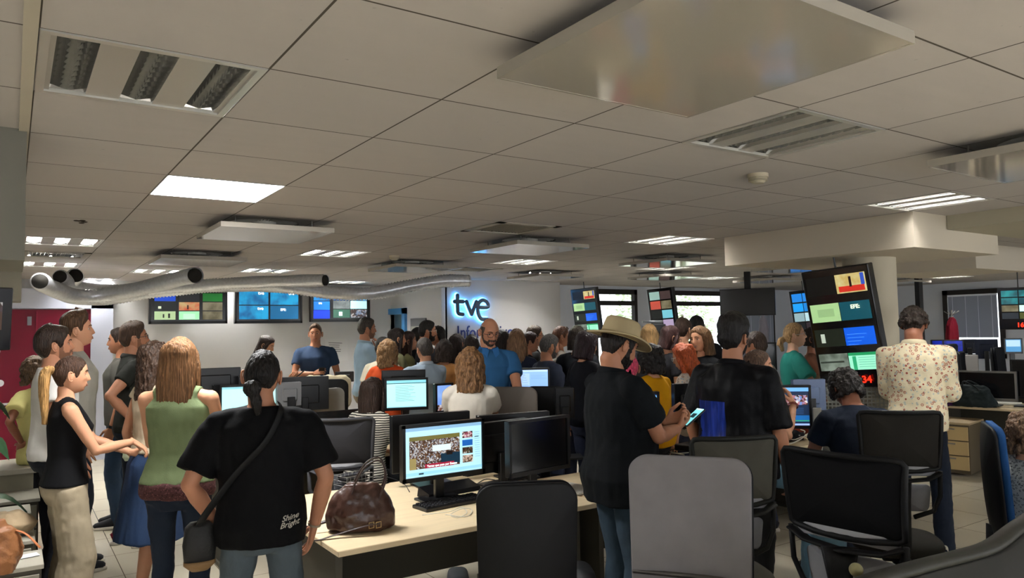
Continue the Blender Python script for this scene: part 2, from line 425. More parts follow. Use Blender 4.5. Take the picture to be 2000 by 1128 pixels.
_t.inputs[0].default_value = (0.95, 0.97, 0.97, 1)
for a_, b_ in ((_t.outputs[0], _mx.inputs[1]), (_gl.outputs[0], _mx.inputs[2]), (_mx.outputs[0], _ou.inputs[0])): glass.node_tree.links.new(a_, b_)
for n, (x0, x1, z0, z1) in enumerate(WN): window(n+1, x0, x1, z0, z1, YB+0.03, blind=(n == 2))
# venetian blinds
def blind(x0, x1, z0, z1, yy, m, rz=0, loc=None):
    g = G(); n = int((z1-z0)/0.03)
    for k in range(n):
        z = z0+(k+0.5)*(z1-z0)/n
        g.box(((x0+x1)/2, yy, z), (x1-x0, 0.036, 0.002), R=rotx(math.radians(78)))
    for t in (0.1, 0.37, 0.63, 0.9): g.box((x0+(x1-x0)*t, yy-0.014, (z0+z1)/2), (0.008, 0.003, z1-z0), 1)
    g.box(((x0+x1)/2, yy, z1+0.02), (x1-x0, 0.04, 0.035), 1)
    return g
m_bl = mat('#9aa0ae', 0.5); m_bl2 = mat('#e6ebf5', 0.5)
o = obj('venetian_blind', blind(13.38, 14.67, 1.0, 2.36, YB-0.04, m_bl), [m_bl, m_bl2]); tag(o, 'closed pale venetian blind in the narrow window behind the hanging black screen', 'blind')
# right wall window (in X = const plane)
w_ = empty('window_4'); w_['kind'] = 'structure'; g = G()
for a, b, c_, d in ((6.87, 6.95, 1.0, 2.41), (7.93, 8.03, 1.0, 2.41), (6.87, 8.03, 2.31, 2.41), (6.87, 8.03, 1.0, 1.08)):
    g.box((XR, (a+b)/2, (c_+d)/2), (0.12, b-a, d-c_))
obj('window_frame', g, mat('#2a2523', 0.5), w_)
g = G(); g.box((XR+0.05, 7.45, 1.7), (0.006, 1.0, 1.3)); obj('window_pane', g, glass, w_)
g = blind(-0.47, 0.47, 1.42, 2.27, 0, m_bl); o = obj('venetian_blind', g, [m_bl, m_bl2], loc=(XR-0.07, 7.44, 0), rot=(0, 0, -math.pi/2))
tag(o, 'wide blue grey venetian blind at far right behind the red coat', 'blind')
# trees outside the windows
g = G(); random.seed(3)
m_leaf = mat('#bccdaa', 0.7, kind='leaf')
for (cx, cy, h_, lab, grp) in ((onY(1262, 600, 17.5).x, 17.5, 5.2, 'leafy green tree outside the left bright window', None), (onY(1335, 600, 19.8).x, 19.8, 5.6, 'leafy green tree outside the wide middle window', None)):
    t = empty('tree', lab, 'tree', (cx, cy, -0.2))
    gt = G().tube([(0, 0, 0), (0.05, 0, 1.2), (0, 0.1, 2.4)], [0.14, 0.11, 0.06], 8); obj('trunk', gt, mat('#4a3b2c', 0.9, kind='wall'), t, True)
    gf = G()
    for k in range(1800):
        a, b = random.uniform(0, 6.28), random.uniform(-1, 1); rr = random.uniform(0.5, 1)
        p = np.array((math.cos(a)*math.sqrt(1-b*b)*1.5*rr, math.sin(a)*math.sqrt(1-b*b)*1.3*rr, 2.3+b*1.5*rr))
        s_ = random.uniform(0.045, 0.095); R_ = rotz(random.uniform(0, 6))@rotx(random.uniform(-1.2, 1.2))
        gf.add((np.array([(-s_, 0, 0), (0, -s_*0.5, 0.02), (s_, 0, 0), (0, s_*0.5, -0.02)]))@R_.T+p, [(0, 1, 2, 3)])
    obj('foliage', gf, m_leaf, t)
g = G(); g.box((6, 24, -0.35), (60, 60, 0.1)); struct('trim_ground', g, mat('#a7a395', 0.9))
g = G()
# red double door in white surround
d = empty('door_1'); d['kind'] = 'structure'; m_red = mat('#6e0a26', 0.4)
g = G(); g.box((0.0, YL-.03, 1.07), (1.90, 0.06, 2.14)); dl = obj('door_leaf', g, m_red, d)
g = G(); g.box((0.297, YL-.065, 1.06), (0.016, 0.02, 2.1)); g.box((-0.5, YL-.065, 0.86), (1.5, 0.02, 0.03), 1); obj('door_trim', g, [mat('#7a1030', 0.4), m_white], d)
g = G(); g.box((0.21, YL-.09, 1.98), (0.05, 0.05, 0.12)); obj('door_closer', g, mat('#7c7f84', 0.4, 0.5), d)
g = G(); g.tube([(-0.31, YL-.06, 1.607), (-0.31, YL-.11, 1.607)], 0.2, 28); g.tube([(-0.31, YL-.10, 1.607), (-0.31, YL-.12, 1.607)], 0.15, 28, 1)
obj('porthole', g, [mat('#c6ccd6', 0.3, 0.6), mat('#8f98a8', 0.15)], d, 'auto')
g = G(); g.tube([(-0.11, YL-.07, 1.146), (-0.11, YL-.12, 1.146)], 0.045, 20); obj('door_lock', g, mat('#d8d8d8', 0.3, 0.7), d, 'auto')
g = G(); g.box((1.09, YL-.05, 1.2), (0.28, 0.1, 2.4)); g.box((-0.5, YL-.05, 2.29), (3.46, 0.1, 0.28)); struct('trim_1', g, mat('#cfd4e6', 0.6))
# blue framed window
w_ = empty('window_5'); w_['kind'] = 'structure'; g = G(); mb = mat('#4a8ac4', 0.5)
for a, b, c_, e in ((wb, wb+.12, 0.9, zt_), (wa-.12, wa, 0.9, zt_), (wb, wa, zt_-.10, zt_), (wb, wa, 0.9, 0.98)): g.box((5.66, (a+b)/2, (c_+e)/2), (0.12, b-a, e-c_))
obj('window_frame', g, mb, w_)
g = G(); g.box((5.73, (wa+wb)/2, 1.5), (0.01, wa-wb-.1, 1.2)); obj('window_pane', g, mat('#5c7480', 0.15, coat=0.5), w_)
# beams on the left and right
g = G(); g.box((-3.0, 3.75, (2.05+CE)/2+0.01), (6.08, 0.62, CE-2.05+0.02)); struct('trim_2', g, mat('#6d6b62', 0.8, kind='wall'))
g = G(); g.box((-3.0, 11.2, (2.2+CE)/2), (6.2, 0.6, CE-2.2)); struct('trim_3', g, mat('#8a877c', 0.8, kind='wall'))
g = G(); zb = 2.30; zz = (zb+CE)/2
m_sof = mat('#c0b7a6', 0.8, kind='wall')
g.box((5.47+0.66, 3.72, zz), (1.32, 1.74, CE-zb)); struct('trim_4', g, m_sof)
g = G(); g.box((10.2, -0.2, (2.455+CE)/2), (8.5, 6.09, CE-2.455)); struct('trim_5', g, mat('#a8a28f', 0.8, kind='wall'))
g = G(); g.box((8.9, 4.3, zz), (1.2, 1.2, CE-zb)); struct('trim_6', g, m_sof)
pc = at(1702, 640, 6.35)
g = G(); g.tube([(pc.x, pc.y, 0), (pc.x, pc.y, zb)], 0.21, 40); struct('trim_7', g, mat('#b9b19d', 0.75, kind='wall'), smooth='auto')
g = G(); g.box((GX-0.018, 5.0, CE-0.004), (0.034, 13, 0.01)); struct('trim_8', g, mat('#b0a999', 0.7))
# ------------------------------------------------------------------ ceiling fittings
m_al = mat('#bdbbb4', 0.35, 0.45); m_refl = mat('#cfcfcd', 0.14, 0.9); m_tube_on = mat('#f6f5f2', 0.5, emit=LAMP_E if 'LAMP_E' in globals() else 9.0); m_tube_off = mat('#a5a39b', 0.3)
def lamp(i, j, on, label):
    cx, cy = cellc(i, j); t = empty('ceiling_light', label, 'ceiling light', (cx, cy, CE), 0, 'three-slot louvre ceiling lights'); h = GS/2-0.004
    g = G()
    for sx, sy, dx, dy in ((-h+0.012, 0, 0.024, 2*h), (h-0.012, 0, 0.024, 2*h), (0, -h+0.012, 2*h-.048, 0.024), (0, h-0.012, 2*h-.048, 0.024)): g.box((sx, sy, 0.003), (dx, dy, 0.014))
    slots = (-0.2, 0, 0.2) if j != 1 or i != 0 else (-0.205, 0.0, 0.205); sw = 0.052
    for a, b in ((-h, slots[0]-sw), (slots[0]+sw, slots[1]-sw), (slots[1]+sw, slots[2]-sw), (slots[2]+sw, h)): g.box(((a+b)/2, 0, 0.006), (b-a, 2*h-0.03, 0.006), 1)
    g.box((0, 0, 0.1), (2*h, 2*h, 0.004), 1)
    for sx in (-h, h): g.box((sx, 0, 0.05), (0.004, 2*h, 0.1), 1)
    obj('lamp_housing', g, [m_al, mat('#a9a69f', 0.4, 0.3)], t)
    for s_ in slots:
        g = G()
        for k in range(11):
            y = -h+0.03+k*(2*h-0.06)/10
            for q in range(4):
                x0_, x1_ = -sw+q*sw/2, -sw+(q+1)*sw/2; z0_ = 0.006+0.014*abs(q-1.5-0.5)/2; z1_ = 0.006+0.014*abs(q+1-1.5-0.5)/2
                g.add([(s_+x0_, y-0.006, z0_), (s_+x1_, y-0.006, z1_), (s_+x1_, y+0.006, 0.045), (s_+x0_, y+0.006, 0.045)], [(0, 1, 2, 3)])
        for sg in (-1, 1):
            P = [(s_+sg*sw, -h+0.02, 0.004), (s_+sg*sw, h-0.02, 0.004), (s_+sg*sw*0.7, h-0.02, 0.05), (s_+sg*sw*0.7, -h+0.02, 0.05)]; g.add(P, [(0, 1, 2, 3)])
            P = [(s_+sg*sw*0.7, -h+0.02, 0.05), (s_+sg*sw*0.7, h-0.02, 0.05), (s_, h-0.02, 0.078), (s_, -h+0.02, 0.078)]; g.add(P, [(0, 1, 2, 3)])
        obj('louvre', g, m_refl, t, False)
        g = G().tube([(s_, -h+0.03, 0.058), (s_, h-0.03, 0.058)], 0.013, 10); obj('lamp_tube', g, (m_tube_hot if on == 2 else m_tube_on) if on else m_tube_off, t, True)
    return t
m_tube_hot = mat('#f6f5f2', 0.5, emit=LAMP_E*1.7)
LN = {(0, 1): 'unlit three-slot louvre ceiling light at top left, the nearest one', (4, 0): 'unlit three-slot louvre ceiling light beside the big hanging panel',
      (0, 9): 'lit three-slot ceiling light at left above the duct mouths', (0, 13): 'ceiling light directly over the open duct mouths', (4, 9): 'lit ceiling light above the blue wall screen, nearer of two',
      (4, 13): 'lit ceiling light just above the silver duct, farther of two', (8, 9): 'lit three-slot ceiling light above the glowing wall logo', (8, 5): 'bright lit three-slot ceiling light beside the boxed soffit edge',
      (8, 1): 'lit ceiling light touching the soffit corner at right', (7, 16): 'lit ceiling light near the blue framed window', (11, 13): 'lit ceiling light close to the right end of the logo wall', (4, 17): 'added lit ceiling light brightening the wall above the right wall screen',
      (1, 17): 'added lit ceiling light brightening the wall above the left wall screen', (2, 14): 'added lit ceiling light behind the duct over the left wall screen', (12, 9): 'ceiling light before the first bright window', (16, 11): 'ceiling light over the hanging black screen',
      (23, 8): 'small far ceiling light toward the blinds window, farther one', (21, 6): 'small far ceiling light toward the blinds window, nearer one', (12, 5): 'unlit ceiling light behind the boxed soffit', (16, 5): 'ceiling light beyond the round column', (12, 1): 'ceiling light over the right desk beyond the soffit'}
for (i, j), on in LAMPS.items():
    t = lamp(i, j, on, LN.get((i, j), 'added three-slot ceiling light, unseen, lit outside the view of the picture'))
    if (i, j) not in LN: t['group'] = 'added ceiling lights outside the view'
cx, cy = cellc(*PANEL); t = empty('light_panel', 'bright white square flat light panel glowing in the ceiling', 'ceiling light', (cx, cy, CE))
g = G().box((0, 0, 0.004), (0.592, 0.592, 0.008)); obj('diffuser', g, mat('#ffffff', 0.5, emit=PANEL_E if 'PANEL_E' in globals() else 12), t)
g = G()
for sx, sy, dx, dy in ((-0.297, 0, 0.006, 0.6), (0.297, 0, 0.006, 0.6), (0, 0.297, 0.6, 0.006), (0, -0.297, 0.6, 0.006)): g.box((sx, sy, 0.004), (dx, dy, 0.014))
obj('panel_frame', g, m_white, t)
m_pan = mat('#a09a90', 0.09, spec=0.6, coat=0.5)
def diffuser(i, j, label):
    cx, cy = cellc(i, j); t = empty('air_diffuser', label, 'air diffuser', (cx, cy, CE), 0, 'air diffusers with hanging glossy panels')
    g = G(); n = 40
    g.box((0, 0, 0.09), (0.59, 0.59, 0.01), 1)
    # plate with round opening: ring of quads from circle to square
    th = [2*math.pi*k/n for k in range(n)]; V = []
    for a in th:
        c_, s_ = math.cos(a), math.sin(a); q = 0.296/max(abs(c_), abs(s_)); V += [(c_*q, s_*q, 0.0), (c_*0.25, s_*0.25, 0.0)]
    g.add(V, [(2*k, 2*((k+1) % n), 2*((k+1) % n)+1, 2*k+1) for k in range(n)])
    obj('diffuser_plate', g, [mat('#9d988c', 0.5), mat('#15130f', 0.9)], t)
    g = G()
    for k in range(28):
        a = 2*math.pi*k/28
        P = np.array([(0.09, -0.014, 0.008), (0.24, -0.02, 0.004), (0.24, 0.006, 0.028), (0.09, 0.004, 0.028)]); g.add(P@rotz(a).T, [(0, 1, 2, 3)])
    g.tube([(0, 0, 0.03), (0, 0, -0.01)], 0.085, 24)
    obj('swirl_vane', g, mat('#b9b5a9', 0.4), t)
    g = G(); g.box((0, 0, -0.083), (0.772, 0.772, 0.012)); b_ = 0.386
    for sx, sy, dx, dy in ((-b_-.004, 0, 0.008, 0.788), (b_+.004, 0, 0.008, 0.788), (0, b_+.004, 0.772, 0.008), (0, -b_-.004, 0.772, 0.008)): g.box((sx, sy, -0.073), (dx, dy, 0.034))
    obj('hanging_panel', g, m_pan, t)
    for sx in (-0.27, 0.27):
        for sy in (-0.27, 0.27): obj('hanger_rod', G().tube([(sx, sy, 0.02), (sx, sy, -0.08)], 0.004, 6), mat('#6a6760', 0.4, 0.6), t)
    return t
DN = {(2, -1): 'large glossy hanging air diffuser panel overhead, the nearest one', (2, 6): 'hanging air diffuser panel behind the bright square light', (2, 10): 'hanging air diffuser panel over the silver duct, left',
      (6, 10): 'hanging air diffuser panel above the bend of the silver duct', (6, 6): 'hanging air diffuser panel mirroring the glowing blue logo', (10, 11): 'hanging air diffuser panel between the logo wall and the first bright window',
      (10, 7): 'hanging air diffuser panel left of the soffit edge, lit bright from the windows', (13, 10): 'hanging air diffuser panel above the second video column', (14, 7): 'hanging air diffuser panel just past the soffit box, over the hanging black screen', (17, 10): 'far hanging air diffuser panel above the third video column', (18, 8): 'hanging air diffuser panel behind the big near video column', (18, 6): 'hanging air diffuser panel right of the round column', (10, -1): 'hanging air diffuser panel hidden by the right soffit', (22, 9): 'farthest hanging air diffuser panel before the blinds window', (6, -1): 'glossy hanging air diffuser panel cut by the right edge of the picture'}
for (i, j) in DIFF: diffuser(i, j, DN.get((i, j), 'distant hanging air diffuser panel beyond the soffit on the right side of the room'))
for n_, (i, j) in enumerate(GRILLES):
    cx, cy = cellc(i, j); g = G(); h = 0.296
    for sx, sy, dx, dy in ((-h+0.03, 0, 0.06, 2*h), (h-0.03, 0, 0.06, 2*h), (0, -h+0.03, 2*h, 0.06), (0, h-0.03, 2*h, 0.06)): g.box((sx, sy, 0), (dx, dy, 0.01))
    g.box((0, 0, 0.06), (0.59, 0.59, 0.005), 1)
    for k in range(14): g.box((-0.22+k*0.034, 0, 0.012), (0.003, 0.48, 0.02), 0, R=roty(0.6))
    t = obj('air_grille', g, [mat('#a39d90', 0.5), mat('#3a362f', 0.8)], loc=(cx, cy, CE))
    tag(t, ['square air grille in the ceiling above the bald man', 'small square air grille in the ceiling above the duct mouths', 'small square air grille in the ceiling above the glowing logo'][n_], 'air grille')
def detector(px, py, lab):
    p = onz(px, py, CE); t = empty('smoke_detector', lab, 'smoke detector', p)
    obj('detector_base', G().tube([(0, 0, 0), (0, 0, -0.02)], 0.055, 24), mat('#b9b09a', 0.5), t, 'auto')
    g = G().tube([(0, 0, -0.02), (0, 0, -0.03), (0, 0, -0.05)], [0.047, 0.047, 0.03], 24)
    for k in range(3): g.tube([(0, 0, -0.024-k*0.006), (0, 0, -0.027-k*0.006)], 0.05, 24)
    obj('detector_head', g, mat('#a8a08b', 0.5), t, 'auto')
detector(1480, 340, 'round white smoke detector on the ceiling right of centre'); detector(770, 499, 'round smoke detector on the ceiling above the silver duct')
p = onz(157, 432, CE); g = G()
for k in range(7): g.ball((random.uniform(-0.03, 0.03), random.uniform(-0.08, 0.08), 0), (0.02, 0.025, 0.004), 8, 4)
o = obj('ceiling_hole', g, mat('#3a332b', 0.9), loc=(p.x, p.y, CE-0.001)); tag(o, 'small dark broken hole in a ceiling tile at left', 'hole')
# ------------------------------------------------------------------ foil ducts
m_foil = mat('#d4d6da', 0.28, 0.5, kind='foil')
def duct(pts, r, label, n=22, dens=0.038):
    P = bezier(pts, 24); P = np.array(P)
    seg = np.r_[0, np.cumsum(np.linalg.norm(np.diff(P, axis=0), axis=1))]; Lh = seg[-1]; K = int(Lh/dens)*2
    s_ = np.linspace(0, Lh, K); Q = np.c_[[np.interp(s_, seg, P[:, a]) for a in range(3)]].T
    rr = [r*(1.04 if k % 2 else 0.86) + 0.003*math.sin(s_[k]*9) for k in range(K)]
    t = empty('foil_duct', label, 'duct', tuple(Q[0])); g = G().tube(Q-Q[0], rr, n, cap=False); obj('duct_hose', g, m_foil, t, True)
    for e, s2 in ((0, 1), (K-1, -1)):
        g = G().tube([Q[e]-Q[0], Q[e+s2*3]-Q[0]], [r*0.86, r*0.8], n, cap=True); obj('duct_mouth', g, mat('#221f1b', 0.8), t, True)
    return t
def A(px, py, D): return at(px, py, D)
duct([A(78, 549, 6.3), A(100, 562, 6.9), A(150, 578, 7.4), A(215, 574, 7.6), A(300, 557, 7.4), A(350, 544, 7.1), A(382, 537, 6.9)], 0.073, 'shortest silver foil duct, its open mouth above the left wall screen')
duct([A(117, 540, 7.2), A(150, 562, 7.9), A(230, 567, 8.5), A(330, 562, 8.8), A(450, 553, 8.8), A(560, 549, 8.6), A(636, 547, 8.4)], 0.07, 'middle silver foil duct ending at an open mouth above the blue wall screen')
duct([A(148, 538, 7.6), A(120, 570, 8.0), A(190, 583, 8.7), A(300, 570, 9.2), A(420, 558, 9.3), A(540, 558, 9.0), A(640, 571, 9.0), A(720, 573, 9.0), A(800, 558, 9.2), A(860, 549, 9.4), A(915, 548, 9.6)], 0.08, 'longest silver foil duct hanging across to the glowing logo')
# ------------------------------------------------------------------ logo on the wall
t = empty('wall_sign', 'glowing blue halo wall logo reading tve', 'sign', tuple(onY(928, 600, 10.33))); S = 0.31
def stroke(P, wdt):
    g = G(); P = bezier([(a*S, 0, b*S) for a, b in P], 8) if len(P) > 2 else [(a*S, 0, b*S) for a, b in P]
    g.tube([(p[0], 0, p[2]) for p in P], 0, 12, ab=[(wdt, 0.02)]*len(P), up=(0, 1, 0.001))
    for e in (P[0], P[-1]): g.ball((e[0], 0, e[2]), (wdt, 0.02, wdt), 12, 8)
    return g
LET = {'t': [[(-1.05, 0.62), (-1.05, -0.05), (-1.0, -0.3), (-0.75, -0.36)], [(-1.22, 0.3), (-0.72, 0.3)]],
       'v': [[(-0.52, 0.3), (-0.22, -0.36)], [(-0.22, -0.36), (0.08, 0.3)]],
       'e': [[(0.2, 0.0), (0.78, 0.03), (0.72, 0.28), (0.48, 0.38), (0.24, 0.24), (0.16, -0.08), (0.2, -0.35), (0.38, -0.6), (0.72, -0.62)]]}
for ch, ss in LET.items():
    gA, gB = G(), G()
    for P in ss: gA.join(stroke(P, 0.033)); gB.join(stroke(P, 0.046))
    gB.xf(t=(0, 0.03, 0)); obj('letter', gA, mat('#46586a', 0.45), t, True); obj('letter_glow', gB, mat('#59b4ff', 0.5, emit=3.2), t, True)
def wtext(txt, px0, py, y, size, m, name='sign_text', parent=None):
    g = text_geo(txt, size, 0.006); p = onY(px0, py, y); g.xf(rotx(math.pi/2), (p.x, y, p.z)); return obj(name, g, m, parent)
g = text_geo('Informativos', 0.285, 0.006, spacing=1.02); V = g.V(); g.v = [V*np.array((0.80, 1.05, 1))]
g.xf(rotx(math.pi/2)); p0 = onY(892, 661, 10.39)
# slab serifs on the upright strokes
o = obj('wall_lettering', g, mat('#26336b', 0.5), loc=(p0.x, 10.385, p0.z)); tag(o, 'dark blue word Informativos lettered on the wall under the glowing logo', 'sign')
# ================================================================== PEOPLE
def sstep(x, a, b): t = np.clip((x-a)/(b-a), 0, 1); return t*t*(3-2*t)
def gauss(x, m, s): return np.exp(-((x-m)/s)**2)
def head_dirs(na, ne):
    u = np.linspace(-1, 1, na, endpoint=False); az = math.pi*(0.62*u+0.38*u**3)      # 0 = front, denser there
    e = np.linspace(-1, 1, ne+1)[1:-1]; el = (math.pi/2)*(0.85*e+0.15*e**3)
    return az, el
def head_pts(az, el, fem, d=None):
    x = np.cos(el)*np.sin(az); y = np.cos(el)*np.cos(az); z = np.sin(el)
    x, y, z = x*0.076, y*0.096, z*0.119
    t = np.clip(-z/0.119, 0, 1); fr = sstep(y, -0.02, 0.05)
    x = x*(1-(0.34 if fem else 0.27)*t**1.6*fr-0.25*t*(1-fr)); y = np.where(y < 0, y*(1-0.5*t), y*(1-0.06*t))
    x = x*(1+0.0*z); y = y*(1+0.13*sstep(z, 0.01, 0.08)*fr)
    f = sstep(y, 0.02, 0.06)
    b = 0.017*gauss(x, 0, 0.0140)*(sstep(z, 0.034, -0.018)*sstep(z, -0.040, -0.027))
    b += 0.007*gauss(x, 0, 0.021)*gauss(z, -0.026, 0.010)
    b += -0.013*gauss(abs(x), 0.031, 0.014)*gauss(z, 0.010, 0.013)
    b += (0.002 if fem else 0.0045)*gauss(abs(x), 0.028, 0.024)*gauss(z, 0.033, 0.009)
    b += 0.005*gauss(abs(x), 0.045, 0.016)*gauss(z, -0.018, 0.018)
    b += 0.008*gauss(x, 0, 0.022)*gauss(z, -0.056, 0.014)-0.004*gauss(x, 0, 0.024)*gauss(z, -0.060, 0.0028)
    b += -0.005*gauss(x, 0, 0.022)*gauss(z, -0.077, 0.007)+0.008*gauss(x, 0, 0.020)*gauss(z, -0.100, 0.015)
    b += (0.020 if not fem else 0.017)*sstep(-z, 0.025, 0.085)*gauss(x, 0, 0.05)
    y = y+b*f
    return x, y, z
HL = np.array([(0, .070), (.45, .066), (.8, .045), (1.05, .024), (1.2, -.016), (1.36, -.022), (1.5, .014), (1.75, .008), (1.95, -.03), (2.3, -.072), (3.15, -.088)])
HLB = np.array([(0, .045), (1.2, .045), (1.6, .04), (1.9, .045), (2.2, .05), (3.15, .055)])
def hair_cap(na, ne, fem, st):
    az, el = head_dirs(na, ne); A, E = np.meshgrid(az, el); x, y, z = head_pts(A, E, fem)
    a = abs(A); lo = np.interp(a, HL[:, 0], HL[:, 1]); lo = lo-(st.get('low', 0) if True else 0)*sstep(a, 1.0, 1.6)
    bald = st.get('bald', 0)
    m = sstep(z, lo-0.004, lo+0.012+st.get('top', .018)*.5+st.get('quiff', 0)*.8)
    if bald:
        hi = np.interp(a, HLB[:, 0], HLB[:, 1]); m = m*sstep(a, 1.0, 1.15)*(1-sstep(z, hi+0.0, hi+0.03))
    th = st.get('side', .008)+(st.get('top', .018)-st.get('side', .008))*sstep(z, 0.02, 0.10)+st.get('back', 0.0)*sstep(a, 1.6, 2.6)*sstep(z, -0.08, 0.0)
    th = th+st.get('quiff', 0)*gauss(a, 0, 0.9)*sstep(z, 0.05, 0.09)
    am = st.get('curl', 0.0); fq = st.get('cf', 60); sz = st.get('sz', 0.3)
    k = A.size; X, Y_, Z = x.ravel(), y.ravel(), z.ravel(); nz = np.empty(k)
    for i in range(k):
        nz[i] = noise.noise(Vector((X[i]*fq+st.get('seed', 0), Y_[i]*fq, Z[i]*fq*sz)))
    nz = nz.reshape(A.shape); am = am or 0.0035
    r = np.sqrt(x*x+y*y+z*z); off = np.where(m > 0.02, th*m+am*nz*m, 0)-0.007*(1-m)
    s = 1+off/r
    v = np.c_[(x*s).ravel(), (y*s).ravel(), (z*s).ravel()]
    return grid_sphere(v, na, len(el))
def grid_sphere(v, na, nr):
    n = na*nr; bot = v[:na].mean(0); top = v[(nr-1)*na:].mean(0); V = np.vstack([v, bot, top]); F = []
    for i in range(nr-1):
        for j in range(na):
            q = (j+1) % na; F.append((i*na+j, (i+1)*na+j, (i+1)*na+q, i*na+q))
    for j in range(na):
        q = (j+1) % na; F.append((j, q, n)); F.append(((nr-1)*na+q, (nr-1)*na+j, n+1))
    return G().add(V, F)
_fine = {}
# material slots of a body: 0 skin, 1 lip, 2 eye white, 3 iris, 4 hair/beard
def head_geo(na, ne, fem, beard=0, smile=0, hs=1.0):
    az, el = head_dirs(na, ne); A, E = np.meshgrid(az, el); x, y, z = head_pts(A, E, fem)
    a = abs(A)
    bm = sstep(z, -0.028, -0.042)*(1-sstep(a, 1.25, 1.45))
    bm = np.maximum(bm, gauss(a, 1.25, 0.16)*sstep(z, 0.01, -0.01))
    bm = bm*np.where((abs(x) < 0.026) & (z > -0.070) & (z < -0.052), 0, 1)*np.where((z > -0.046) & (abs(x) > 0.036) & (a < 1.0), 0, 1)
    if beard: s_ = 1+beard*0.006*bm*np.clip(1+0.6*np.sin(x*400)*np.sin(z*300), 0, 2)/np.sqrt(x*x+y*y+z*z); x, y, z = x*s_, y*s_, z*s_
    g = grid_sphere(np.c_[x.ravel(), y.ravel(), z.ravel()], na, len(el))
    V = g.V()
    if beard:
        bmf = np.append(bm.ravel(), [0, 0]); bi = 4 if beard >= .5 else 5; g.m = [bi if np.mean(bmf[list(f)]) > 0.5 else 0 for f in g.f]
    if fem not in _fine:
        a2, e2 = np.meshgrid(np.linspace(-1.3, 1.3, 161), np.linspace(-1.3, 1.1, 161)); _fine[fem] = np.c_[[q.ravel() for q in head_pts(a2, e2, fem)]].T
    FV = _fine[fem]
    def yat(px, pz):
        d = (FV[:, 0]-px)**2+(FV[:, 2]-pz)**2; return FV[int(np.argmin(d)), 1]
    for sx in (-1, 1):
        ey = yat(sx*0.031, 0.009)
        g.ball((sx*0.031, ey-0.004, 0.009), (0.0145, 0.0095, 0.0085), 10, 8, 2); g.ball((sx*0.031, ey+0.0044, 0.009), (0.0066, 0.0028, 0.0070), 8, 6, 3)
        g.tube([(sx*(0.031+q*0.0145), ey+0.0045-abs(q)*0.004, 0.0165-0.0045*q*q) for q in (-1, -.5, 0, .5, 1)], 0.0021, 6, 0)
        P = [(sx*xx, yat(sx*xx, zz)+0.0005, zz) for xx, zz in ((0.013, 0.030), (0.024, 0.0345), (0.036, 0.034), (0.046, 0.028))]
        g.tube(P, [0.0036 if not fem else 0.0026, 0.0042 if not fem else 0.003, 0.0034, 0.0015], 6, 4)
        th = np.linspace(-2.2, 2.3, 12); R_ = rotz(sx*0.35)
        P = [np.array((0, -0.004-0.015*math.cos(q)-0.003*math.sin(q), 0.029*math.sin(q))) for q in th]
        P = [R_@p+np.array((sx*0.082, -0.006, -0.004)) for p in P]
        e = G().tube(P, [0.0048]*10+[0.006, 0.006], 7); e.ball((sx*0.078, -0.007, -0.003), (0.007, 0.015, 0.026), 9, 7); g.join(e)
    ly = yat(0, -0.053); w_ = 0.024+0.005*smile
    for zz, r_ in ((-0.0545, 0.0036), (-0.0640, 0.0044)):
        g.tube([(w_*q, ly-0.0025-0.007*q*q, zz+(0.0045*smile)*q*q-(0.004 if zz < -0.06 else 0)*(-1)*q*q) for q in (-1, -.6, -.25, 0, .25, .6, 1)], [0.001, r_*0.8, r_, r_*0.85, r_, r_*0.8, 0.001], 7, 1)
    if smile > 0.8: g.tube([(w_*0.8*q, ly-0.0005-0.006*q*q, -0.0595+0.004*q*q) for q in (-1, -.5, 0, .5, 1)], [0.001, 0.0022, 0.0026, 0.0022, 0.001], 6, 2)
    return g
_hc = {}
def hand_geo(curl, spread=0.0, vox=0.005, thumb=0.0):
    key = (curl, spread, vox, thumb)
    if key in _hc: return _hc[key]
    g = G(); g.sec([(0, 0, -0.025, .026, .019), (0, 0, 0.0, .027, .018), (0.002, 0, .03, .036, .017), (0, 0, .065, .041, .0145), (0, -0.001, .088, .040, .012), (0, -0.001, .096, .034, .009)], 14, p=2.4)
    for k, (fx, L_) in enumerate(((-0.0315, .060), (-0.0105, .073), (0.011, .079), (0.032, .070))):
        p = np.array((fx, -0.001, .086)); c = curl*(1.0+0.12*(1.5-k)*(1 if curl < 1 else 0)); an = 0.0; P = [p]; yaw_ = (k-1.5)*(0.07+spread*0.12)
        for q, (seg, bn) in enumerate(((.47, .75), (.30, 1.1), (.23, .8))):
            an += c*bn; d = np.array((math.sin(yaw_)*math.cos(an), -math.sin(an), math.cos(yaw_)*math.cos(an))); P.append(P[-1]+d*L_*seg)
        g.tube(P, [.0098, .0088, .008, .0064], 9); g.ball(P[-1], .0066, 8, 6); g.ball(P[1], .0089, 8, 6)
    d1 = np.array((0.70-0.3*thumb, -0.30-0.35*thumb, 0.62)); d1 /= np.linalg.norm(d1); d2 = np.array((0.25-0.3*thumb, -0.30-0.3*curl*0.3, 0.85)); d2 /= np.linalg.norm(d2)
    p = np.array((.020, -0.004, .020)); P = [p, p+d1*.042, p+d1*.042+d2*.032, p+d1*.042+d2*.058]
    g.tube(P, [.0145, .0115, .0098, .0075], 9); g.ball(P[-1], .0076, 8, 6); g.ball(P[1], .0115, 8, 6)
    r = remesh(g, vox, 2); _hc[key] = r; return r
SK = {'light': '#bd8d6f', 'mid': '#a8775c', 'tan': '#90604a', 'pale': '#c69d84'}
def mixhex(a, b, t):
    a, b = a.lstrip('#'), b.lstrip('#'); return '#'+''.join('%02x' % int(int(a[i:i+2], 16)*(1-t)+int(b[i:i+2], 16)*t) for i in (0, 2, 4))
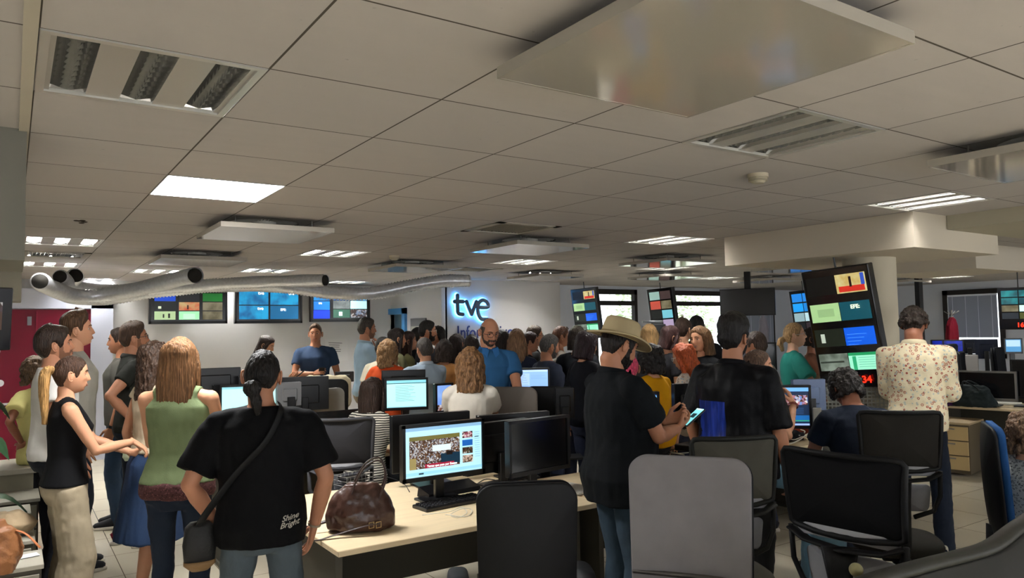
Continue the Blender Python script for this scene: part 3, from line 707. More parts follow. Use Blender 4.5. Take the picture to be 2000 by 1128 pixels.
def skinmats(skin, hairc):
    return [mat(SK[skin], 0.5, kind='skin'), mat('#8f5d4e', 0.5, kind='plain_lip'), mat('#d9d3cb', 0.3, kind='plain_eye'), mat('#2a1a12', 0.2, kind='plain_iris'), mat(hairc, 0.5, kind='hair'), mat(mixhex(SK[skin], hairc, .45), 0.55, kind='skin')]
def ik(S, W, a, b, pole):
    S, W, pole = map(lambda q: np.array(q, float), (S, W, pole)); d = W-S; L_ = np.linalg.norm(d)
    if L_ > (a+b)*0.995: d = d/L_*(a+b)*0.995; L_ = (a+b)*0.995; W = S+d
    t = d/L_; c = (a*a-b*b+L_*L_)/(2*L_); h = math.sqrt(max(a*a-c*c, 1e-6)); p = pole-t*(pole@t); p /= np.linalg.norm(p)+1e-9
    return S+t*c+p*h, W
# arm poses: wrist (x outwards), pole, palm normal (x outwards), curl, finger dir (or None = along the forearm)
ARM = {'down': ((.25, .03, .875), (.5, -.8, 0), (-1, .1, 0), .30, None),
       'down2': ((.27, .10, .88), (.5, -.8, 0), (-1, -.2, 0), .38, None),
       'pocket': ((.20, .04, .93), (1, -.6, 0), (-1, 0, 0), .25, None),
       'hip': ((.19, -.02, 1.02), (1, -.5, 0), (-.6, .6, -.3), .55, (-.3, .5, -.6)),
       'phone': ((.075, .32, 1.17), (.6, -.4, -.7), (-.55, -.5, .75), .75, (-.25, .8, .35)),
       'fore': ((.12, .36, 1.08), (.5, -.5, -.8), (-.6, 0, -.5), .45, (0, .9, -.2)),
       'chest': ((.10, .25, 1.22), (.8, -.1, -.6), (-.5, -.8, .1), .55, (-.8, .3, .5)),
       'chin': ((.05, .17, 1.36), (.6, .3, -.9), (-.3, -.9, 0), .8, (-.1, -.1, .9)),
       'cross': ((-.10, .20, 1.17), (.9, .1, -.5), (0, -1, 0), .5, (-.9, .2, .1)),
       'behind': ((.04, -.18, 1.0), (1, -.2, 0), (0, -.6, .3), .6, (-.9, 0, -.3)),
       'lap': ((.10, .42, 1.02), (.6, -.5, -.5), (0, 0, -1), .35, None),
       'type': ((.14, .44, 1.06), (.6, -.5, -.5), (0, 0, -1), .45, (-.1, .95, -.1)),
       'lean': ((.22, .30, .86), (.9, -.3, 0), (0, .3, -1), .2, (0, .9, -.2))}
ppl = {}
def person(key, label, px, cy, D, face, fem=False, H=None, sit=False, lean=0.0, side=0.0, hair=None, hairc='#241a14', skin='light', top=None, legs=None, shoes='#26262a',
           aL='down', aR='down', head=(0, 0, 0), beard=0, smile=0, glasses=None, lod=1, wide=1.0, feet=((0, 0), (0, 0)), shoekind='shoe', group='people standing in the newsroom', belly=0.0, dz=0.0, fz=0.0, seat_fwd=0.0, aroma=None, hs=None):
    hair = hair or {}; top = top or {}; legs = legs or {}
    crown = at(px, cy, D).z
    if H is None: H = crown
    s = H/1.72; hs = hs or (0.55+0.45*s)*(0.97 if fem else 1.0)
    vox = (0.0095, 0.0155, 0.02)[lod]; hv = (0.0055, 0.0085, 0.011)[lod]; na, ne = ((84, 64), (44, 34), (32, 24))[lod]
    hip = 0.90*s; lift = 0.0
    if sit: lift = crown-H*(1.0)+0.0
    def bend(P):
        P = np.array(P, float); P = np.atleast_2d(P).copy(); z = P[:, 2]; t = sstep(z, 0.86, 1.16)
        for i in range(len(P)):
            th = lean*t[i]; c, sn = math.cos(-th), math.sin(-th); y, zz = P[i, 1], P[i, 2]-0.92
            P[i, 1] = y*c-zz*sn; P[i, 2] = y*sn+zz*c+0.92
            if side: P[i, 0] += side*max(0, zz)
        return P
    shx = (.158 if fem else .185)*wide; shz = 1.388
    hc = bend((0, 0.012, 1.602))[0]
    hy, hp, hr = [math.radians(q) for q in head]      # yaw + = to the person's left, pitch + = down
    RH = rotz(hy)@rotx(-hp)@roty(hr)
    nb = bend((0, -0.015, 1.44))[0]
    hpos = nb+(hc-nb)+RH@np.array((0, 0.0, 0.0))+np.array((math.sin(-hy)*0.0, math.sin(hp)*0.05, -abs(math.sin(hp))*0.02))
    # ---- body
    b = G(); W_ = wide
    if fem: T = [(0, 0, .84, .150, .105), (0, -.012, .93, .165, .118), (0, -.004, 1.02, .138, .095), (0, .0, 1.10, .118, .085), (0, .01, 1.20, .132, .10), (0, .018, 1.28, .142, .115), (0, .0, 1.35, .143, .092), (0, -.008, 1.405, .108, .072), (0, -.014, 1.445, .07, .055)]
    else: T = [(0, 0, .84, .150, .105), (0, -.008, .93, .160, .112), (0, 0.005, 1.04, .148, .105), (0, .008, 1.12, .145, .105), (0, .01, 1.22, .158, .112), (0, .010, 1.32, .172, .115), (0, -.002, 1.375, .160, .095), (0, -.010, 1.425, .106, .075), (0, -.016, 1.465, .07, .058)]
    T = [(cx, cy_+(belly*0.5 if 0.95 < cz < 1.3 else 0), cz, rx*(W_ if cz < 1.4 else 1), ry+(belly*0.5 if 0.95 < cz < 1.3 else 0)) for cx, cy_, cz, rx, ry in T]
    def tor(infl, z0=None, z1=9, flare=0.0, nn=24):
        q = [list(t) for t in T]; q = [t for t in q if t[2] <= z1]
        if z0 is not None:
            q = [t for t in q if t[2] > z0+0.02]; base = np.array([np.interp(z0, [t[2] for t in T], [t[k] for t in T]) for k in range(5)]); base[2] = z0
            if z0 < .84: base[3] += .004
            q = [list(base)]+q
        out = []
        for t in q:
            k = sstep(1.36-t[2], 0, 0.5); inf = infl*(0.55+0.45*sstep(1.48-t[2], 0, 0.15)); out.append((t[0], t[1], t[2], t[3]+inf+flare*k, t[4]+inf+flare*k*0.9, 2.3))
        g_ = G().sec(out, nn); g_.v = [bend(g_.V())]; return g_
    SJ = {}; EL = {}; WR = {}
    tr = tor(0.0); b.join(tr)
    neck = [bend((0, -.016, 1.42))[0], bend((0, -.008, 1.47))[0], hpos+RH@np.array((0, -.022, -.085)), hpos+RH@np.array((0, -.012, -.03))]
    nr = .047 if fem else .058
    b.tube(neck, [nr*1.35, nr*1.04, nr*1.0, nr*1.0], 16)
    if belly: pass
    for sd, pose in ((1, aR), (-1, aL)):
        pz = ARM[pose] if isinstance(pose, str) else pose
        wr, pole, pn, curl, fd = pz; fx = np.array((sd, 1, 1))
        S = bend((sd*shx, -.004, shz))[0]; Wt = np.array(wr)*fx
        if isinstance(pose, str) and lean and pose not in ('lean', 'lap', 'type'): Wt = bend(Wt)[0]
        E, Wt = ik(S, Wt, .285, .255, np.array(pole)*fx); SJ[sd], EL[sd], WR[sd] = S, E, Wt
        m_ = 0.88 if fem else 1.04
        b.tube([S+(Wt-Wt), S*0.7+E*0.3, S*0.35+E*0.65, E, E*0.7+Wt*0.3, E*0.35+Wt*0.65, Wt], [(.055 if top.get('sleeve', .55) == 0 else .042)*m_, .046*m_, .043*m_, .037*m_, .040*m_, .033*m_, .0255*m_], 14)
        skinsh = top.get('sleeve', .55) == 0
        b.ball(S, (.056 if skinsh else .047)*m_, 12, 8); b.ball(E, .0385*m_, 10, 8)
        cl = bend((sd*.05, -.012, 1.425))[0]; b.tube([cl, S], [.046*m_, .050*m_] if skinsh else [.026*m_, .036*m_], 12)
    # legs
    HJ = {}; KN = {}; AN = {}
    for sd, ft in ((1, feet[0]), (-1, feet[1])):
        hj = np.array((sd*.088, 0, .90)); dx, dy = ft
        if sit:
            kn = np.array((sd*(.12+dx), .42+dy*0.3, .90-0.02+0.0)); gl = -(lift)/s
            an = np.array((sd*(.12+dx), .40+dy, .07+gl))
        else:
            an = np.array((sd*(.10+dx), dy-.02, .075)); kn, an = ik(hj, an, .43, .405, (sd*.1, 1, 0))
        HJ[sd], KN[sd], AN[sd] = hj, kn, an
        if lod < 2: b.tube([hj+(0, 0, .02), hj*.6+kn*.4, kn, kn*.65+an*.35, an], [.082, .070, .050, .052, .034] if legs.get('skin') else [.066, .056, .040, .042, .030], 12)
    bm_ = remesh(b, vox if not legs.get('skin') else vox, 2)
    bm_.m = [0]*len(bm_.f)
    hg = head_geo(na, ne, fem, beard, smile); hg.xf(RH*hs/s, hpos); bm_.join(hg)
    for sd, pose in ((1, aR), (-1, aL)):
        wr, pole, pn, curl, fd = ARM[pose] if isinstance(pose, str) else pose
        fx = np.array((sd, 1, 1)); E, Wt = EL[sd], WR[sd]; Z = (Wt-E) if fd is None else np.array(fd)*fx; Z = Z/np.linalg.norm(Z)
        Yv = -np.array(pn, float)*fx; Yv = Yv-Z*(Yv@Z); Yv /= np.linalg.norm(Yv)+1e-9; Xv = np.cross(Yv, Z)
        hd = hand_geo(curl, 0.3 if curl < .5 else 0, 0.0048 if lod == 0 else 0.0062, 0.5 if curl > .6 else 0.0); V = hd.V().copy()
        if sd == -1: V[:, 0] *= -1; fcs = [tuple(reversed(f)) for f in hd.f]
        else: fcs = hd.f
        k_ = (0.93 if fem else 1.0)*1.0
        V = V*k_@np.array((Xv, Yv, Z))+Wt; bm_.add(V, fcs, 0)
    root = empty('person', label, 'person', group=group)
    # placement
    g0 = azim(px, D); rt = Vector((g0.y, -g0.x, 0)); fa = math.radians(face); fw = g0*math.cos(fa)+rt*math.sin(fa)
    ang = math.atan2(-fw.x, fw.y)
    RZ = rotz(ang); tgt = at(px, cy, D); hl_ = RZ@(hpos*s)
    if lean and not sit: dz = crown-(hpos[2]*s+0.118*hs) if dz == 0 else dz
    root.location = (tgt.x-hl_[0], tgt.y-hl_[1], (lift if sit else dz)+0.0); root.rotation_euler = (0, 0, ang); root.scale = (s, s, s)
    if lean and not sit:
        # keep the feet on the floor: leaning lowers the crown, so the scale absorbs the difference
        k = crown/(hpos[2]+0.118*hs/s+0.005); root.scale = (k, k, k); root.location.z = 0; hl_ = RZ@(hpos*k); root.location.x = tgt.x-hl_[0]; root.location.y = tgt.y-hl_[1]; s = k
    hairm = mat(hairc, 0.48, kind='hair', st=hair.get('st', (150, 150, 14)))
    obj('body', bm_, skinmats(skin, hairc), root, True)
    # ---- clothes
    tc = top.get('c', '#222222'); tm = mat(tc, top.get('rough', 0.8), kind=top.get('k', 'fabric'), scale=top.get('sc', 220), strength=0.25, **({'c2': top['c2']} if 'c2' in top else {}), **({'c3': top['c3']} if 'c3' in top else {}))
    sl = top.get('sleeve', .55); inf = top.get('loose', .016); hem = top.get('hem', .88)
    g = tor(inf, hem, flare=top.get('flare', 0.006))
    for sd in (1, -1):
        S, E, Wt = SJ[sd], EL[sd], WR[sd]; m_ = 0.88 if fem else 1.04
        cl = bend((sd*.045, -.012, 1.425))[0]
        g.tube([cl, (S+cl)/2+(0, 0, 0.002), S], [(.044+inf*.15), (.044+inf*.2), (.050+inf*.25)] if sl > 0 else [(.048+inf*.4)]*2+[0.052], 14) if (sl > 0 or top.get('cap')) else g.tube([cl, cl*0.45+S*0.55], [.049+inf*.35, .050+inf*0.2], 14)
        if sl > 0:
            g.ball(S-(0, 0, .006), .054*m_+inf*0.3, 12, 8); sp = inf*(1.25 if sl < 1 else .8)
            P = [S-(0, 0, .004)]; R_ = [.052*m_+inf*.3]
            for t in np.linspace(.2, 1, 6)*sl:
                q = S+(E-S)*min(t, 1) if t <= 1 else E+(Wt-E)*(t-1)
                rr = np.interp(t, [0, .5, 1, 2], [.055, .046, .040, .028])*m_+sp*min(1, .35+t*1.1/max(sl, .3)*.65); P.append(q); R_.append(rr)
                if t > 1 and sl > 1.2: pass
            if sl > 1: g.ball(E, .040*m_+inf*.6, 10, 8)
            g.tube(P, R_, 16)
    g = remesh(g, vox, 2); wrinkle(g, top.get('wr', 0.007), (1, 1, .55), 8.0, px*0.37); tobj = obj('shirt' if top.get('name') is None else top['name'], g, tm, root, True)
    col_ = top.get('collar')
    if col_:
        P = [bend((.074*math.sin(q), -.014+.066*math.cos(q), 1.462+.012*math.cos(q+math.pi)+(0.0)))[0] for q in np.linspace(0.25, 2*math.pi-.25, 20)]
        cg = G().tube(P, 0, 8, ab=[(.007, .02)]*20, up=(0, 0, 1)); cg2 = G()
        for sd in (1, -1): cg2.add([bend(p)[0] for p in ((sd*.012, .075, 1.455), (sd*.065, .06, 1.475), (sd*.07, .075, 1.42), (sd*.035, .10, 1.39))], [(0, 1, 2, 3)])
        cg.join(cg2); obj('collar', cg, mat(col_, 0.8, kind='fabric', scale=200), tobj, True)
    # legs wear
    lk = legs.get('kind', 'straight'); lm = mat(legs.get('c', '#23283a'), 0.85, kind=legs.get('k', 'denim'), scale=200, strength=0.2)
    prof = {'straight': (.092, .080, .068, .062, .062), 'slim': (.090, .074, .056, .052, .045), 'wide': (.098, .100, .105, .112, .122), 'baggy': (.10, .095, .088, .085, .088), 'short': (.095, .09, .085, .085, .085)}[lk if lk != 'skirt' else 'slim']
    wz = legs.get('waist', 1.0); gl = -(lift)/s if sit else 0
    g = G()
    if lk == 'skirt':
        g.sec([(0, 0, .44, .245, .225), (0, 0, .60, .225, .20), (0, 0, .80, .195, .16), (0, -.012, .93, .178, .133), (0, -.004, 1.03, .145, .10)], 28)
        g = remesh(g, vox, 1); wrinkle(g, .010, (1, 1, .15), 9.0, 3)
    else:
        pv = tor(.010, .84, wz, nn=22); g.join(pv); g.sec([(0, -.006, .80, .12, .09), (0, -.01, .86, .166, .122), (0, -.012, .92, .174, .128)], 22)
        for sd in (1, -1):
            hj, kn, an = HJ[sd], KN[sd], AN[sd]; lo_ = an+(0, 0, -.035 if lk != 'slim' else 0)
            if legs.get('len'): lo_ = kn+(an-kn)*legs['len']
            g.tube([hj+(0, 0, .01), hj*.65+kn*.35, kn, kn*.5+lo_*.5, lo_], prof, 16)
            if sit: g.ball(kn, prof[2]*1.02, 12, 8)
        g = remesh(g, vox, 2); wrinkle(g, legs.get('wr', .006), (1, 1, .8), 11.0, 5)
    obj('skirt' if lk == 'skirt' else 'trousers', g, lm, root, True)
    for sd in (1, -1):
        an = AN[sd]; zf = an[2]-.075
        if lod == 2: continue
        rt_ = empty_child('shoe', root) if False else None
        c = mat(shoes, 0.6, kind='fabric', scale=150); c2 = mat(legs.get('sole', '#c9c3b6'), 0.6)
        x = an[0]; y0 = an[1]
        if shoekind == 'sandal':
            g = G().sec([(x, y0+.07, zf+.002, .046, .13), (x, y0+.07, zf+.026, .044, .128)], 20, p=2.6); so = obj('shoe', g, mat(shoes, .6), root, True)
            gb = G().tube([(x, y0-.03, zf+.06), (x, y0+.04, zf+.055), (x, y0+.11, zf+.045), (x, y0+.18, zf+.036)], 0, 12, ab=[(.036, .034), (.038, .03), (.044, .02), (.038, .011)])
            obj('foot', gb, skinmats(skin, hairc)[0], so, True)
            g = G()
            for yy, zz in ((.13, .062), (.06, .083)): g.tube([(x-.045, y0+yy, zf+.026), (x-.03, y0+yy, zf+zz-.006), (x, y0+yy, zf+zz), (x+.03, y0+yy, zf+zz-.006), (x+.045, y0+yy, zf+.026)], 0, 8, ab=[(.012, .004)]*5, up=(0, 1, 0))
            obj('strap', g, mat(shoes, .5), so, True)
        else:
            g = G().tube([(x, y0-.055, zf+.05), (x, y0-.03, zf+.06), (x, y0+.02, zf+.062), (x, y0+.08, zf+.05), (x, y0+.15, zf+.038), (x, y0+.195, zf+.032), (x, y0+.21, zf+.03)], 0, 16, ab=[(.022, .035), (.036, .046), (.040, .05), (.044, .040), (.046, .030), (.036, .022), (.015, .012)])
            so = obj('shoe', g, c, root, True); g = G().sec([(x, y0+.075, zf+.001, .046, .145), (x, y0+.075, zf+.014, .048, .147), (x, y0+.075, zf+.026, .045, .143)], 22, p=2.6); obj('sole', g, c2, so, True)
            if lod == 0:
                g = G()
                for k in range(4): g.tube([(x-.022, y0+.05+k*.022, zf+.086-k*.007), (x, y0+.053+k*.022, zf+.094-k*.008), (x+.022, y0+.05+k*.022, zf+.086-k*.007)], .004, 6)
                obj('laces', g, mat('#e4e0d6', .8), so, True)
    # ---- hair
    if not hair.get('none'):
        g = hair_cap(na, ne, fem, hair); kind = hair.get('kind', 'short'); Lh = hair.get('len', .3); vol = hair.get('vol', 1.0)
        if kind in ('long', 'wavy', 'bob'):
            h = G().join(g); w0 = .083*vol; fwd = hair.get('fwd', 0)
            zs = np.linspace(.045, -Lh, 12); sc = [(0, -.030, .116, .026, .04), (0, -.030, .107, .050, .060), (0, -.030, .088, .5*w0+.028, .076), (0, -.030, .065, w0*.97, .084)]
            for z in zs:
                t = (0.05-z)/(0.05+Lh); zz = -z
                rx = w0*(1.0+.12*math.sin(min(1, t*1.6)*math.pi)-.12*max(0, t-.7))*(1+hair.get('flare', 0)*t); ry = np.interp(zz, [-.05, .0, .08, .14, .25, .5], [.078, .07, .062, .052, .046, .036]); cyy = np.interp(zz, [-.05, .0, .08, .14, .25, .5], [-.03, -.032, -.045, -.058, -.070, -.066])
                sc.append((0, cyy, z, rx, ry*vol, 2.2))
            h.sec(sc, 28)
            if hair.get('sides', 1):
                for sx in (-1, 1): h.tube([(sx*.058, .040, .066), (sx*.074, .036, .03), (sx*.082, .022, -.03), (sx*.083, .012+fwd*.5, -.09), (sx*.08, .01+fwd, -min(.16, Lh)), (sx*.078, .01+fwd, -Lh*.92)], 0, 12, ab=[(.012, .016), (.014, .02), (.018, .028), (.02, .032), (.022, .034), (.014, .02)])
            g = remesh(h, hv, 1)
            wrinkle(g, .004 if kind != 'wavy' else .010, (1, 1, .14) if kind != 'wavy' else (1, 1, .45), 75.0 if kind != 'wavy' else 38, px)
        elif kind == 'curly':
            h = G().join(g); rs = random.Random(px); n_ = hair.get('n', 170)
            for k in range(n_):
                z = rs.uniform(-hair.get('drop', .10), .10); a = rs.uniform(0.75 if z < .05 else 0, math.pi)*rs.choice((-1, 1)); rr = math.sqrt(max(.02, 1-(z/.125)**2)) if z > 0 else 1.0
                R_ = (.072+.018*vol)*rr; h.ball((math.sin(a)*R_, math.cos(a)*R_*1.15-.008, z*1.0), rs.uniform(.014, .024)*vol, 7, 5)
            g = remesh(h, hv, 1); wrinkle(g, .006, (1, 1, 1), 60, px)
        elif kind in ('bun', 'ponytail', 'halfpony'):
            h = G().join(g)
            if kind == 'bun':
                bz = hair.get('bz', -.05); h.ball((hair.get('bx', 0), -.118, bz), (.042, .034, .036), 12, 9)
                rs = random.Random(5)
                for k in range(9): a = k*.7; h.ball((hair.get('bx', 0)+.026*math.cos(a), -.125, bz+.022*math.sin(a)), .017, 8, 6)
                if hair.get('tail'): h.tube([(hair.get('bx', 0), -.12, bz), (0, -.125, bz-.06), (0.01, -.115, bz-.12)], [.022, .026, .012], 10)
            else:
                pz = hair.get('pz', .035); P = bezier([(0, -.085, pz), (0, -.125, pz+.008), (0, -.142, pz-.05), (0, -.135, -Lh*.5), (0, -.125, -Lh)], 5); n_ = len(P)
                h.tube(P, 0, 12, ab=[(np.interp(i/n_, [0, .15, .5, 1], [.024, .028, .042, .02]), np.interp(i/n_, [0, .15, .5, 1], [.024, .024, .034, .014])) for i in range(n_)])
                if kind == 'halfpony': pass
            if kind == 'ponytail' and hair.get('tailc'):
                h2 = G().tube(P, 0, 12, ab=[(np.interp(i/n_, [0, .15, .5, 1], [.024, .028, .042, .02]), np.interp(i/n_, [0, .15, .5, 1], [.024, .024, .034, .014])) for i in range(n_)]); h2 = wrinkle(remesh(h2, hv, 1), .004, (1, 1, .2), 70, 2); h2.xf(RH*hs/s, hpos)
                obj('ponytail', h2, mat(hair['tailc'], .5, kind='hair', st=(170, 170, 10)), root, True); h = G().join(g)
            g = remesh(h, hv, 1); wrinkle(g, .003, (1, 1, .3), 70, px)
        g.xf(RH*hs/s, hpos); obj('hair', g, hairm, root, True)
    if glasses:
        gm = mat(glasses, 0.3); g = G()
        def T_(p): return p
        for sx in (-1, 1):
            P = [(sx*.032+.0235*math.copysign(abs(math.cos(q))**.7, math.cos(q)), .1035-.0+0.002-abs(sx*.032+.0235*math.cos(q))*.10, .008+.017*math.copysign(abs(math.sin(q))**.7, math.sin(q))) for q in np.linspace(0, 2*math.pi, 16, endpoint=False)]
            g.tube(P, .0021, 6, closed=True); g.tube([(sx*.055, .098, .014), (sx*.079, .07, .012), (sx*.082, 0.0, .010), (sx*.080, -.02, .0)], .0020, 6)
        g.tube([(-.009, .106, .012), (.009, .106, .012)], .0018, 6)
        up_ = hair.get('gl_up', 0)
        if up_: g.xf(rotx(math.radians(38))*1.12, (0, -0.012, 0.028))
        g.xf(RH*hs/s, hpos); obj('glasses', g, gm, root, True)
    info = dict(root=root, R=RZ, s=s, loc=np.array(root.location), wr=WR, el=EL, sh=SJ, head=hpos, RH=RH, hs=hs, bend=bend)
    info['w'] = lambda p: Vector(info['loc']+RZ@(np.array(p, float)*s))
    ppl[key] = info; return info
BL = '#16120f'; DB = '#2b1c13'; BR = '#4a3020'; LB = '#7a5636'; BLD = '#a07a4c'; GR = '#5d5853'
SHORT = dict(top=.016, side=.006); TEE = dict(sleeve=.5)
# --- left foreground group, looking right
person('A', 'woman in black sleeveless top and wide beige trousers with a long ponytail, gesturing', 138, 695, 4.50, 82, fem=True, H=1.63, lod=0, skin='light', hairc='#3a261a',
       hair=dict(kind='ponytail', top=.007, side=.005, len=.30, pz=.03, low=.0, tailc='#a07a4a'), top=dict(c='#101012', sleeve=0, loose=.015, hem=.925, wr=.003), legs=dict(kind='wide', c='#9c8f78', k='fabric', wr=.008, waist=1.0),
       aR=((.10, .36, 1.16), (.5, -.4, -.8), (-.2, -.2, -.9), .45, (0, .75, -.55)), aL=((.12, .40, 1.06), (.5, -.5, -.8), (-.5, .2, -.3), .35, (0, .9, -.2)), head=(0, 2, 0), shoes='#d8d3c8', smile=.3)
person('B', 'dark-haired man in white t-shirt standing behind the woman in the black top', 108, 640, 5.15, 85, lod=0, skin='mid', hairc='#2a1e16', hair=dict(top=.03, side=.018, back=.012, curl=.006, cf=35), top=dict(c='#d5d2cb', sleeve=.5, loose=.020), legs=dict(c='#15171d', kind='slim'), aR='down2', aL='down', beard=.35, head=(0, -6, 0))
person('C', 'tall young man with wavy brown fringe in light grey t-shirt before the red door', 150, 612, 5.70, 88, lod=0, skin='light', hairc='#4a3422', hair=dict(top=.035, side=.012, quiff=.025, curl=.010, cf=40), top=dict(c='#8d897f', sleeve=.5), legs=dict(c='#1b1f2a'), head=(0, -6, 0))
person('D', 'curly-haired person in pale yellow t-shirt leaning over the counter by the red door', 68, 697, 5.90, -40, fem=True, lod=1, H=1.62, lean=.12, skin='tan', hairc='#4a3826', hair=dict(kind='curly', vol=1.1, n=150), top=dict(c='#c9c27e', sleeve=.6, loose=.03, hem=.84), legs=dict(c='#1b1c22'), aR='hip', aL='hip')
person('E', 'man in dark polo shirt and glasses holding a white and green bag', 262, 632, 6.35, 84, lod=0, skin='mid', hairc='#3a281b', hair=dict(top=.026, side=.007, quiff=.012, back=.01), top=dict(c='#22231f', sleeve=.55, loose=.014, collar='#2c2c28'), legs=dict(c='#0c131f'), shoes='#6a1828', aR=((.22, -.02, .99), (.4, -.9, -.1), (-1, 0, 0), 1.1, (0, .15, -.95)), aL='down', beard=.35, glasses='#141414', head=(0, -6, 0), feet=((0, .08), (0, -.05)))
person('F', 'man in grey t-shirt facing left behind the man in the dark polo', 236, 641, 7.00, -80, lod=1, skin='mid', hairc='#2a1e17', hair=SHORT, top=dict(c='#55544f', sleeve=.55, loose=.02), legs=dict(c='#22344a'), smile=.5)
person('Gw', 'woman with long dark curls in cream top and flared denim skirt', 303, 670, 4.95, 60, fem=True, lod=0, skin='light', hairc='#33241a', hair=dict(kind='wavy', len=.26, vol=1.08, flare=.12, curl=.008, top=.02, st=(90, 90, 40)), top=dict(c='#c2b59b', sleeve=.15, loose=.012, hem=1.0), legs=dict(kind='skirt', c='#192a44', skin=1, wr=.01), shoes='#151515', aR='down', aL='down')
person('H', 'woman with long straight light-brown hair in pale green sleeveless top and dark jeans', 352, 661, 4.15, 22, fem=True, lod=0, skin='light', hairc='#6a4a2e', hair=dict(kind='long', len=.37, vol=1.12, top=.016, side=.012, st=(170, 170, 8), flare=.12), top=dict(c='#6e7b58', sleeve=0, loose=.018, hem=.945, cap=0), legs=dict(kind='slim', c='#0f1826'), shoes='#1a1a1c', aR='fore', aL='fore', wide=1.08)
person('I', 'broad person in black t-shirt with a low bun and grey jeans seen from behind', 512, 685, 3.42, 4, fem=False, lod=0, skin='mid', hairc='#15110f', hair=dict(kind='bun', top=.006, side=.005, bx=-.022, bz=-.055, tail=1), top=dict(c='#08080a', sleeve=.80, loose=.034, hem=.84, flare=.008, wr=.009), legs=dict(kind='straight', c='#3c4449', wr=.008), aR=((.235, .05, .88), (.9, -.5, 0), (-1, 0, 0), .3, None), aL=((.20, .05, .92), (1, -.7, 0), (-1, .2, 0), .5, None), wide=1.05, feet=((.06, 0), (.06, 0)), head=(-4, 4, 3))
# --- near the monitor wall
person('J', 'long-haired woman in white top looking down at a phone by the wall', 519, 655, 9.30, 105, fem=True, lod=1, skin='light', hairc='#2d1f18', hair=dict(kind='long', len=.25, vol=1.0), top=dict(c='#d8d0c0', sleeve=.6, loose=.02), legs=dict(c='#2a2a30'), aR='phone', aL='phone', head=(0, 22, 0))
person('K', 'man in plain navy t-shirt facing the camera holding a dark phone at his chest', 616, 633, 9.70, 178, lod=1, skin='mid', hairc='#4a3424', hair=dict(top=.018, side=.005, quiff=.008), top=dict(c='#2b3b54', sleeve=.6, loose=.014), legs=dict(c='#2a2a30'), aR=((.02, .22, 1.14), (.8, -.1, -.6), (-.3, -.6, -.4), .7, (-.7, .5, .3)), aL='down', beard=0, head=(-8, 0, 0))
person('L', 'man in light blue long-sleeved shirt with his hand at his neck', 716, 622, 9.10, 78, lod=1, skin='mid', hairc='#3b3530', hair=dict(top=.024, side=.008, back=.006), top=dict(c='#8ea6b8', sleeve=1.55, loose=.020, collar='#9cb4c4', k='fabric'), legs=dict(c='#8a8172', k='fabric'), aR='cross', aL=((.0, .14, 1.38), (.6, .5, -.9), (0, -1, 0), .7, (-.1, -.1, .9)), head=(0, 0, 0), beard=.2)
CG = 'people crowded in the middle of the newsroom'
def crowd(key, label, px, cy, D, face, **k): k.setdefault('lod', 1); return person(key, label, px, cy, D, face, group=CG, **k)
crowd('M', 'woman with curly blonde-brown hair in an orange top seen from behind', 757, 664, 7.66, 25, fem=True, hairc='#7e6040', hair=dict(kind='curly', vol=1.15, n=200, drop=.16), top=dict(c='#b0441e', sleeve=.8, loose=.024), skin='pale')
crowd('M2', 'person in cream t-shirt half hidden left of the woman in orange', 748, 660, 8.07, 40, hairc=BL, hair=SHORT, top=dict(c='#d8d2bc', sleeve=.6))
crowd('N', 'woman with long dark straight hair in olive top turned right', 775, 642, 8.50, 70, fem=True, hairc='#1d1411', hair=dict(kind='long', len=.30), top=dict(c='#66654a', sleeve=.9))
crowd('O', 'woman with long dark hair touching her chin in an olive-brown top', 797, 648, 9.10, 80, fem=True, hairc='#2a1a14', hair=dict(kind='long', len=.24), top=dict(c='#6d6a48', sleeve=.9), aR='chin', skin='mid')
crowd('P', 'bearded man with clear-framed glasses and dark hair in profile before the logo', 834, 627, 8.80, 82, hairc=BL, hair=dict(top=.02, side=.007), beard=.6, glasses='#b8b0a0', top=dict(c='#2c2c30'), skin='mid', aR='chin')
crowd('P2', 'dark-haired person hidden behind the man with clear-framed glasses', 816, 641, 9.51, 60, hairc=BL, hair=dict(top=.02, side=.012), top=dict(c='#1c1c20'), skin='mid')
crowd('P3', 'man with black curly hair resting his hand on his face before the logo', 855, 640, 9.87, -70, hairc=BL, hair=dict(top=.03, side=.012, curl=.01), top=dict(c='#26262a'), skin='mid', aL='chin')
crowd('Q', 'grey-haired man in pale blue shirt raising both open hands, seen from behind', 829, 661, 7.55, -28, hairc='#403a36', hair=dict(top=.012, side=.007), top=dict(c='#a3b4c4', sleeve=1.2, loose=.022, collar='#b4c3d0'), skin='light', aL=((.20, .36, 1.36), (.6, -.1, -.8), (-.2, .9, 0), .15, (0, .2, .9)), aR='fore')
crowd('R', 'person with wavy dark hair in peach t-shirt with a black and white band', 868, 664, 7.92, 8, fem=True, hairc='#2b211c', hair=dict(kind='wavy', len=.12, vol=1.1), top=dict(c='#c58a52', sleeve=.6, loose=.02), skin='mid')
crowd('S', 'woman with long dark hair in dark strap top near the word Informativos', 892, 653, 8.60, 30, fem=True, hairc='#241a17', hair=dict(kind='long', len=.22), top=dict(c='#1a1a1c', sleeve=0), skin='mid')
crowd('S2', 'person with very dark hair partly behind the light-brown-haired woman in white', 903, 663, 9.01, 10, fem=True, hairc='#1c1512', hair=dict(kind='bob', len=.1), top=dict(c='#33302e'))
crowd('S3', 'person with dark hair just left of the bald man', 921, 655, 8.23, 0, fem=True, hairc='#2a2321', hair=dict(kind='long', len=.2), top=dict(c='#2a2a2e'))
